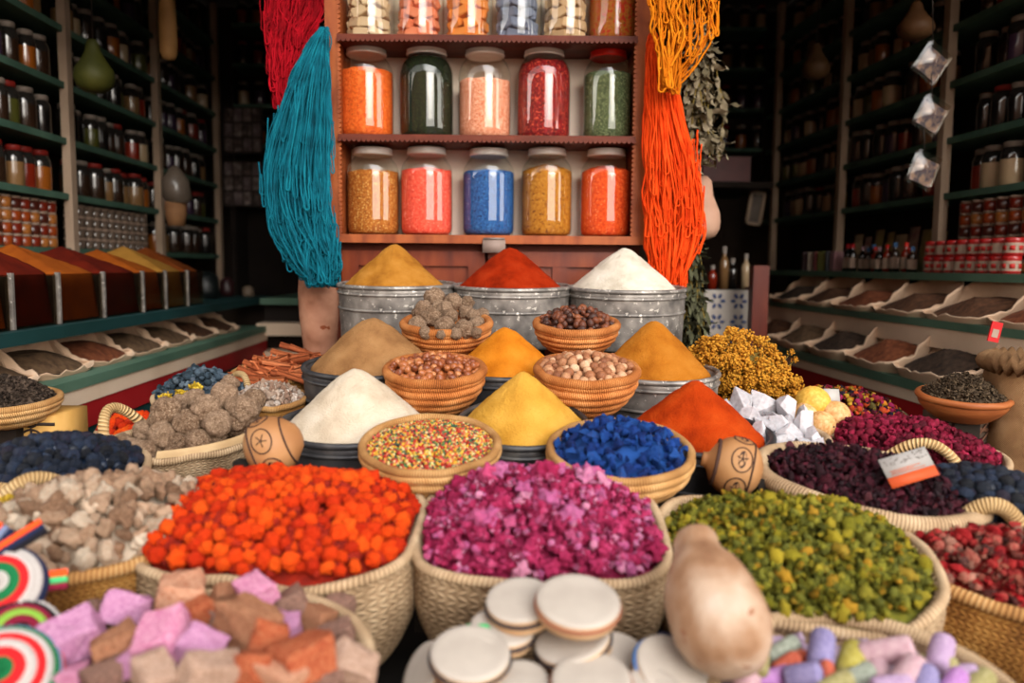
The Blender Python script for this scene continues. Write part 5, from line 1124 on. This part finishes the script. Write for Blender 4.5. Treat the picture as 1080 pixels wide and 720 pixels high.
def packet_mesh(m, w=.05, h=.13):
    b = MB(); b.grid(lambda a, t: Vector(((a - .5) * 2 * w, -.018 * math.sin(PI * t) * math.sin(PI * a) - .001, h * t)), 8, 10); b.grid(lambda a, t: Vector(((a - .5) * 2 * w, .012 * math.sin(PI * t) * math.sin(PI * a) + .001, h * t)), 8, 10); return b.mesh('packet', m)
PKM = [packet_mesh(m) for m in m_pack]
for i in range(8): tag(link('spice_packet', PKM[i % 4], None, T(Rt.p(2.99 + .088 * i, -.05, ZC)) @ RZ(-90 + rg.uniform(-8, 8)) @ RX(-6) @ SC(.8, 1, 1.15 + .1 * (i % 3))), '%s packet leaning behind the bottles on the right counter, %s from the front post' % (['tan', 'olive', 'striped', 'beige'][i % 4], ORD[i]), 'packet', 'packets behind the bottles')
for i in range(6):
    c = ['#a87c80', '#3a3a40', '#8a8a50', '#7a3030', '#a09080', '#503a40'][i]
    o = MB().box(-.02, .02, -.02, .02, 0, .085).obj('small_box', mat('box ' + c, [c, c], .5), None, False); o.matrix_world = T(Rt.p(3.52 + .06 * i, .07, ZC)) @ RZ(rg.uniform(-20, 20)); tag(o, '%s small upright carton on the right counter beyond the bottles' % ['dusty pink', 'charcoal', 'olive', 'dark red', 'beige', 'plum'][i], 'box', 'small cartons on the right counter')

# --- hanging things in the aisles
m_cel = glass('cellophane', '#efe9e0', 1.6, .12)
m_print = mat('packet_print', ['#5a3a38', '#8a7468', '#3c3a4c', '#7c5c3c'], .5, 40, 3, 0)
for i, (px, py, lb) in enumerate([(983, 66, 'topmost'), (982, 121, 'middle'), (974, 179, 'lowest')]):
    p = at(px, py, 2.35); root = thing('hanging_packet', T(p) @ RY(32 - 6 * i) @ RZ(12), 'clear plastic packet of trinkets hanging in front of the right shelves, %s of three' % lb, 'packet', 'clear packets hanging at right')
    MB().grid(lambda a, t: Vector(((a - .5) * .09, -.016 * math.sin(PI * a) * math.sin(PI * t), (t - .5) * .10)), 8, 8).grid(lambda a, t: Vector(((a - .5) * .09, .016 * math.sin(PI * a) * math.sin(PI * t), (t - .5) * .10)), 8, 8).obj('plastic_bag', m_cel, root)
    MB().box(-.036, .036, -.004, .004, -.040, .030).obj('printed_insert', m_print, root, False)
    q = at(px, py - 50, 2.35) if i else at(px, -60, 2.35)
    o = MB().tube([p + Vector((0, 0, .05)), q], .0015, 5).obj('string', m_hook, root); o.matrix_parent_inverse = root.matrix_world.inverted()
def hang_gourd(px, py0, py1, wp, Y, label, cols, prof, name='hanging_gourd'):
    a, b = at(px, py1, Y), at(px, py0, Y); g = long_gourd(T(a), b.z - a.z, wp / 2 * Y / F, label, mat(name + label[:10], cols, .6, 9, 5, .3, 40), prof, name=name)
    MB().tube([(0, 0, b.z - a.z), (0, 0, 2.93 - a.z)], .0018, 5).obj('string', m_hook, g)
pear = [(0, 0), (.5, .02), (.85, .12), (1, .28), (.92, .44), (.6, .62), (.38, .78), (.3, .92), (.2, 1), (0, 1.01)]
hang_gourd(100, 42, 98, 40, 2.6, 'yellow green pear shaped gourd hanging at the left shelves', ['#23260c', '#393b12', '#4e4c1a'], pear)
hang_gourd(178, -20, 64, 17, 3.0, 'long tan loofah hanging at the top left', ['#8a6238', '#a87c4a', '#b88e5c'], [(0, 0), (.7, .02), (1, .1), (1, .5), (.85, .8), (.6, 1), (0, 1.01)], 'loofah')
hang_gourd(965, 2, 42, 36, 2.6, 'round brown gourd hanging at the upper right', ['#3c2614', '#52361e', '#5e422a'], pear)
hang_gourd(860, 46, 84, 28, 3.2, 'small brown gourd hanging before the rear right shelves', ['#38240f', '#4c341c', '#583e26'], pear)
p = at(186, 238, 2.9)
bg = thing('hanging_bag', T(p), 'pale plastic bag with brown bundle hanging at the left shelves', 'bag')
MB().lathe([(0, 0), (.03, 0), (.036, .04), (.034, .085), (0, .086)], 20).obj('brown_bundle', mat('bundle', ['#5a3c24', '#7a5636'], .8, 20), bg)
MB().lathe([(.035, .08), (.05, .10), (.045, .16), (.02, .2), (.006, .21)], 20, wob=lambda q, th, b: Vector((q.x + .25 * max(0, .18 - q.z) * .3, q.y, q.z)) * 1).obj('plastic_bag', mat('dull_plastic', ['#3c342c', '#574c42'], .4, 14, 3, .4, 30, coat=.3), bg)

# --- the dark rear of the shop
Yb = 4.62
def back_unit(x0, x1, z0, z1, zs_, name, label):
    root = thing(name, T(((x0 + x1) / 2, Yb, z0)), label, 'shelving')
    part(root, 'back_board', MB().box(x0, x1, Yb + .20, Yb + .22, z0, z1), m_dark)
    for x in (x0, x1 - .03): part(root, 'post', MB().box(x, x + .03, Yb, Yb + .20, z0, z1), m_dark)
    for z in zs_: part(root, 'shelf', MB().box(x0 + .03, x1 - .03, Yb, Yb + .199, z - .02, z), m_shelf)
    return root
xa, xb = at(240, 100, Yb).x, at(350, 100, Yb).x
back_unit(xa, xb, 1.10, 2.75, [2.02, 2.24, 2.46, 2.68], 'shelving_unit', 'dark rear shelving seen between left wall and turquoise yarn')
for k, z in enumerate([2.02, 2.24, 2.46, 2.68]):
    for i in range(6): shelf_jar(T((xa + .07 + .092 * i, Yb + .06, z + .0005)), rg.choice(dk), True, rg.random() < .3, 'rear wall jar left of the cabinet, %s shelf up, %s from left' % (ORD[k], ORD[i]), 'jars on the rear left shelving')
xc, xd = at(738, 100, Yb).x, at(812, 100, Yb).x
back_unit(xc, xd, 1.86, 2.75, [2.02, 2.24, 2.46, 2.68], 'shelving_unit', 'dark rear shelving between the dried leaves and right wall')
for k, z in enumerate([2.02, 2.24, 2.46, 2.68]):
    for i in range(4): shelf_jar(T((xc + .07 + .092 * i, Yb + .06, z + .0005)), rg.choice(dk), True, rg.random() < .3, 'rear wall jar right of the cabinet, %s shelf up, %s from left' % (ORD[k], ORD[i]), 'jars on the rear right shelving')
# photographs pinned up at rear left
m_frm = mat('black_frame', ['#1c1614', '#2a221e'], .5)
for j, (py0, py1, lb) in enumerate([(113, 162, 'upper'), (170, 218, 'lower')]):
    a, b = at(236, py1, Yb - .03), at(276, py0, Yb - .03)
    root = thing('photo_board', T((a.x, Yb - .03, a.z)), '%s board of small photographs on the dark rear shelving' % lb, 'pictures'); w, h = b.x - a.x, b.z - a.z
    MB().box(0, w, 0, .02, 0, h).obj('board', m_frm, root, False)
    for q in range(4):
        for r_ in range(3): MB().box(w * (.04 + .24 * q), w * (.24 + .24 * q), -.002, 0, h * (.05 + .32 * r_), h * (.33 + .32 * r_)).obj('photograph', mat('photo%d' % ((q + r_ * 2 + j) % 3), [['#8a7870', '#5a4c48', '#b0a098'], ['#74605a', '#3a302e', '#a08c84'], ['#9a8c88', '#6a5a5a', '#463c3c']][(q + r_ * 2 + j) % 3], .6, 24, 3), root, False)
# rear counter at left, with green and cream ledges
rc_ = thing('rear_counter', T((-.95, 3.62, 0)), 'rear counter with green edge and cream ledge below the turquoise yarn', 'counter')
x0, x1 = LX(3.7) + .46, -.62
part(rc_, 'countertop', MB().box(x0, x1, 3.64, 4.3, 1.165, 1.195), m_greenp)
part(rc_, 'counter_front', MB().box(x0, x1, 3.70, 4.3, 0, 1.1648), m_dark)
part(rc_, 'cream_ledge', MB().box(x0, x1, 3.58, 3.699, 1.03, 1.085), m_creamp)
part(rc_, 'cream_ledge', MB().box(x0, x1, 3.56, 3.699, .90, .96), m_creamp)
part(rc_, 'red_band', MB().box(x0, x1, 3.58, 3.699, .83, .8998), m_redp)
# low red beam, picture frame, tiles and red post at rear right
a, b = at(741, 192, 4.0), at(792, 165, 4.0)
tag(MB().box(a.x, b.x, 4.0, 4.1, a.z, b.z).obj('red_beam', mat('dark_red_lacquer', ['#4a1010', '#661a16'], .4, 10), None, False), 'dark red wooden beam on a high ledge behind the dried leaves', 'beam')
tag(MB().box(a.x - .05, b.x + .1, 3.95, 4.6, a.z - .03, a.z - .001).obj('high_ledge', m_dark, None, False), 'dark high ledge under the red beam at the rear right', 'shelf')
a, b = at(786, 236, 4.1), at(804, 200, 4.1)
fr = thing('picture_frame', T((a.x, 4.1, a.z)) @ RY(8), 'small pale framed picture hanging in the dark at rear right', 'picture'); w, h = b.x - a.x, b.z - a.z
m = MB(); m.box(0, w, 0, .02, 0, .014).box(0, w, 0, .02, h - .014, h).box(0, .014, 0, .02, 0, h).box(w - .014, w, 0, .02, 0, h); m.obj('frame', m_post, fr, False)
MB().box(.01, w - .01, .01, .018, .01, h - .01).obj('picture', mat('dim_picture', ['#4a4038', '#6a5c50'], .5, 14), fr, False)
a, b = at(742, 350, 3.3), at(793, 306, 3.3)
ch = thing('tiled_counter', T((a.x, 3.3, 0)), 'counter end faced with blue and white patterned tiles at rear right', 'counter'); w, h0, h1 = b.x - a.x, a.z - .1, b.z
MB().box(0, w, .01, .5, 0, h1).obj('counter_body', m_dark, ch, False)
MB().box(0, w, 0, .0099, h0, h1).obj('tile_face', mat('white_tile', ['#9a9088', '#b4aaa0'], .3, 14, spec=.5), ch, False)
m = MB()
for i in range(2):
    for j in range(3):
        for q in range(6):
            c = Vector((w * (.27 + .46 * i), -.001, h1 - .045 - .085 * j)); t = q * PI / 3
            M = T(c) @ RY(math.degrees(t)) @ T((.023, 0, 0)); vs, fs = ico(2, lambda p: Vector((p.x * .024, p.y * .004, p.z * .015))); m.add(vs, fs, None, 0, M)
m.obj('tile_pattern', mat('cobalt_glaze', ['#14244e', '#20386e'], .3, 20, spec=.5), ch)
MB().box(w, w + .02, -.01, .5, 0, h1 + .012).obj('wooden_edge', m_door, ch, False)
a = at(801, 345, 3.1); b = at(801, 280, 3.1)
tag(MB().box(a.x - .03, a.x + .03, 3.1, 3.16, 0, b.z).obj('red_post', mat('red_varnish', ['#4a1408', '#601e0c', '#702a14'], .4, 6, stretch=(4, 4, 1)), None, False), 'red varnished wooden post between the tiled counter and the right counter', 'post')
for i, (px, h, col) in enumerate([(751, .05, 'rust red'), (763, .13, 'tan'), (772, .08, 'near black'), (786, .1, 'cream')]):
    bt = bottle(col, '#8a8078', h + .05, .02); p = at(px, 304, 3.42); o = link('bottle', bt[0], None, T((p.x, 3.42, h1 + .0005))); tag(o, '%s bottle standing on the tiled counter at rear right' % col, 'bottle', 'bottles on the tiled counter'); c = bpy.data.objects.new('cap', bt[1]); C.objects.link(c); c.parent = o
# dark things on the left rear counter
for i, (px, w, h, col) in enumerate([(218, .10, .12, '#0f1414'), (240, .06, .09, '#2a1214'), (262, .05, .05, '#6a5a4a')]):
    p = at(px, 325, 3.5 if px < 235 else 3.8); m = MB(); m.lathe([(0, 0), (w * .5, 0), (w * .55, h * .3), (w * .5, h * .8), (w * .2, h), (0, h)], 20)
    o = m.obj('dark_jug', mat('jug ' + col, [col, col], .4, 20, spec=.4)); o.matrix_world = T((p.x, p.y, 1.1955)); tag(o, ['squat black jug at the end of the left counter', 'dark red pot on the rear counter', 'small grey brown pot on the rear counter'][i], 'jug')
# red tag hanging from the right counter edge
p = at(1050, 350, 1.75); rt = thing('red_tag', T(p) @ RY(12), 'small red tag hanging at the right counter edge', 'tag')
MB().box(-.012, .012, 0, .004, -.022, .022).obj('tag_card', mat('tag_red', ['#b01418', '#c82022'], .4), rt, False); MB().box(-.007, .007, -.001, 0, -.012, .006).obj('pale_mark', m_tlab, rt, False)
# stand under the display
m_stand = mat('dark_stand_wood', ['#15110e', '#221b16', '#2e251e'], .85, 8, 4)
st = thing('display_stand', T((0, 1.3, 0)), 'dark stepped wooden stand carrying all the baskets and buckets', 'stand')
part(st, 'table', MB().box(-1.02, 1.04, .55, 2.13, .74, .80), m_stand)
for x in (-.98, 0, .98):
    for y in (.6, 2.05): part(st, 'leg', MB().box(x - .04, x + .04, y - .03, y + .03, 0, .74), m_stand)
for (x, y, z, r) in SUPPORTS:
    if z > .806: part(st, 'riser', MB().box(x - r * .7, x + r * .7, y - r * .7, y + r * .7, .80, z - .004), m_stand)

# ------------------------------------------------------------------ light: hazy sky over the lane, brightest low in front of the shop
w = bpy.data.worlds.new('sky'); bpy.context.scene.world = w; w.use_nodes = True; nt = w.node_tree; nt.nodes.clear()
N = lambda k: nt.nodes.new('ShaderNode' + k)
tc = N('TexCoord'); sp = N('SeparateXYZ'); nt.links.new(tc.outputs['Generated'], sp.inputs[0])
rp = N('ValToRGB'); nt.links.new(sp.outputs[2], rp.inputs[0]); e = rp.color_ramp.elements
e[0].position = 0.; e[0].color = (.35, .27, .2, 1); e[1].position = 1.; e[1].color = (.95, .97, 1.0, 1)
for p_, c in ((.01, (8.5, 7.8, 7., 1)), (.22, (8.5, 7.9, 7.1, 1)), (.32, (2., 1.93, 1.85, 1)), (.6, (1.6, 1.57, 1.54, 1))): q = e.new(p_); q.color = c
dt = N('VectorMath'); dt.operation = 'DOT_PRODUCT'; nt.links.new(tc.outputs['Generated'], dt.inputs[0]); g = Vector((.30, -.74, .60)).normalized(); dt.inputs[1].default_value = g
mr = N('MapRange'); nt.links.new(dt.outputs['Value'], mr.inputs[0]); mr.interpolation_type = 'SMOOTHSTEP'
mr.inputs[1].default_value = .86; mr.inputs[2].default_value = .985; mr.inputs[3].default_value = 1.0; mr.inputs[4].default_value = 7.0
mu = N('Vector' + 'Math'); mu.operation = 'SCALE'; nt.links.new(rp.outputs[0], mu.inputs[0]); nt.links.new(mr.outputs[0], mu.inputs['Scale'])
bgn = N('Background'); nt.links.new(mu.outputs[0], bgn.inputs[0]); bgn.inputs[1].default_value = 1.0
ow = N('OutputWorld'); nt.links.new(bgn.outputs[0], ow.inputs[0])
sc = bpy.context.scene
sc.view_settings.view_transform = 'Standard'; sc.view_settings.look = 'None'; sc.view_settings.gamma = 1; sc.view_settings.use_curve_mapping = False
sc.view_settings.exposure = -0.33
sc.cycles.use_denoising = True
sc.cycles.max_bounces = 10; sc.cycles.transparent_max_bounces = 24; sc.cycles.diffuse_bounces = 4
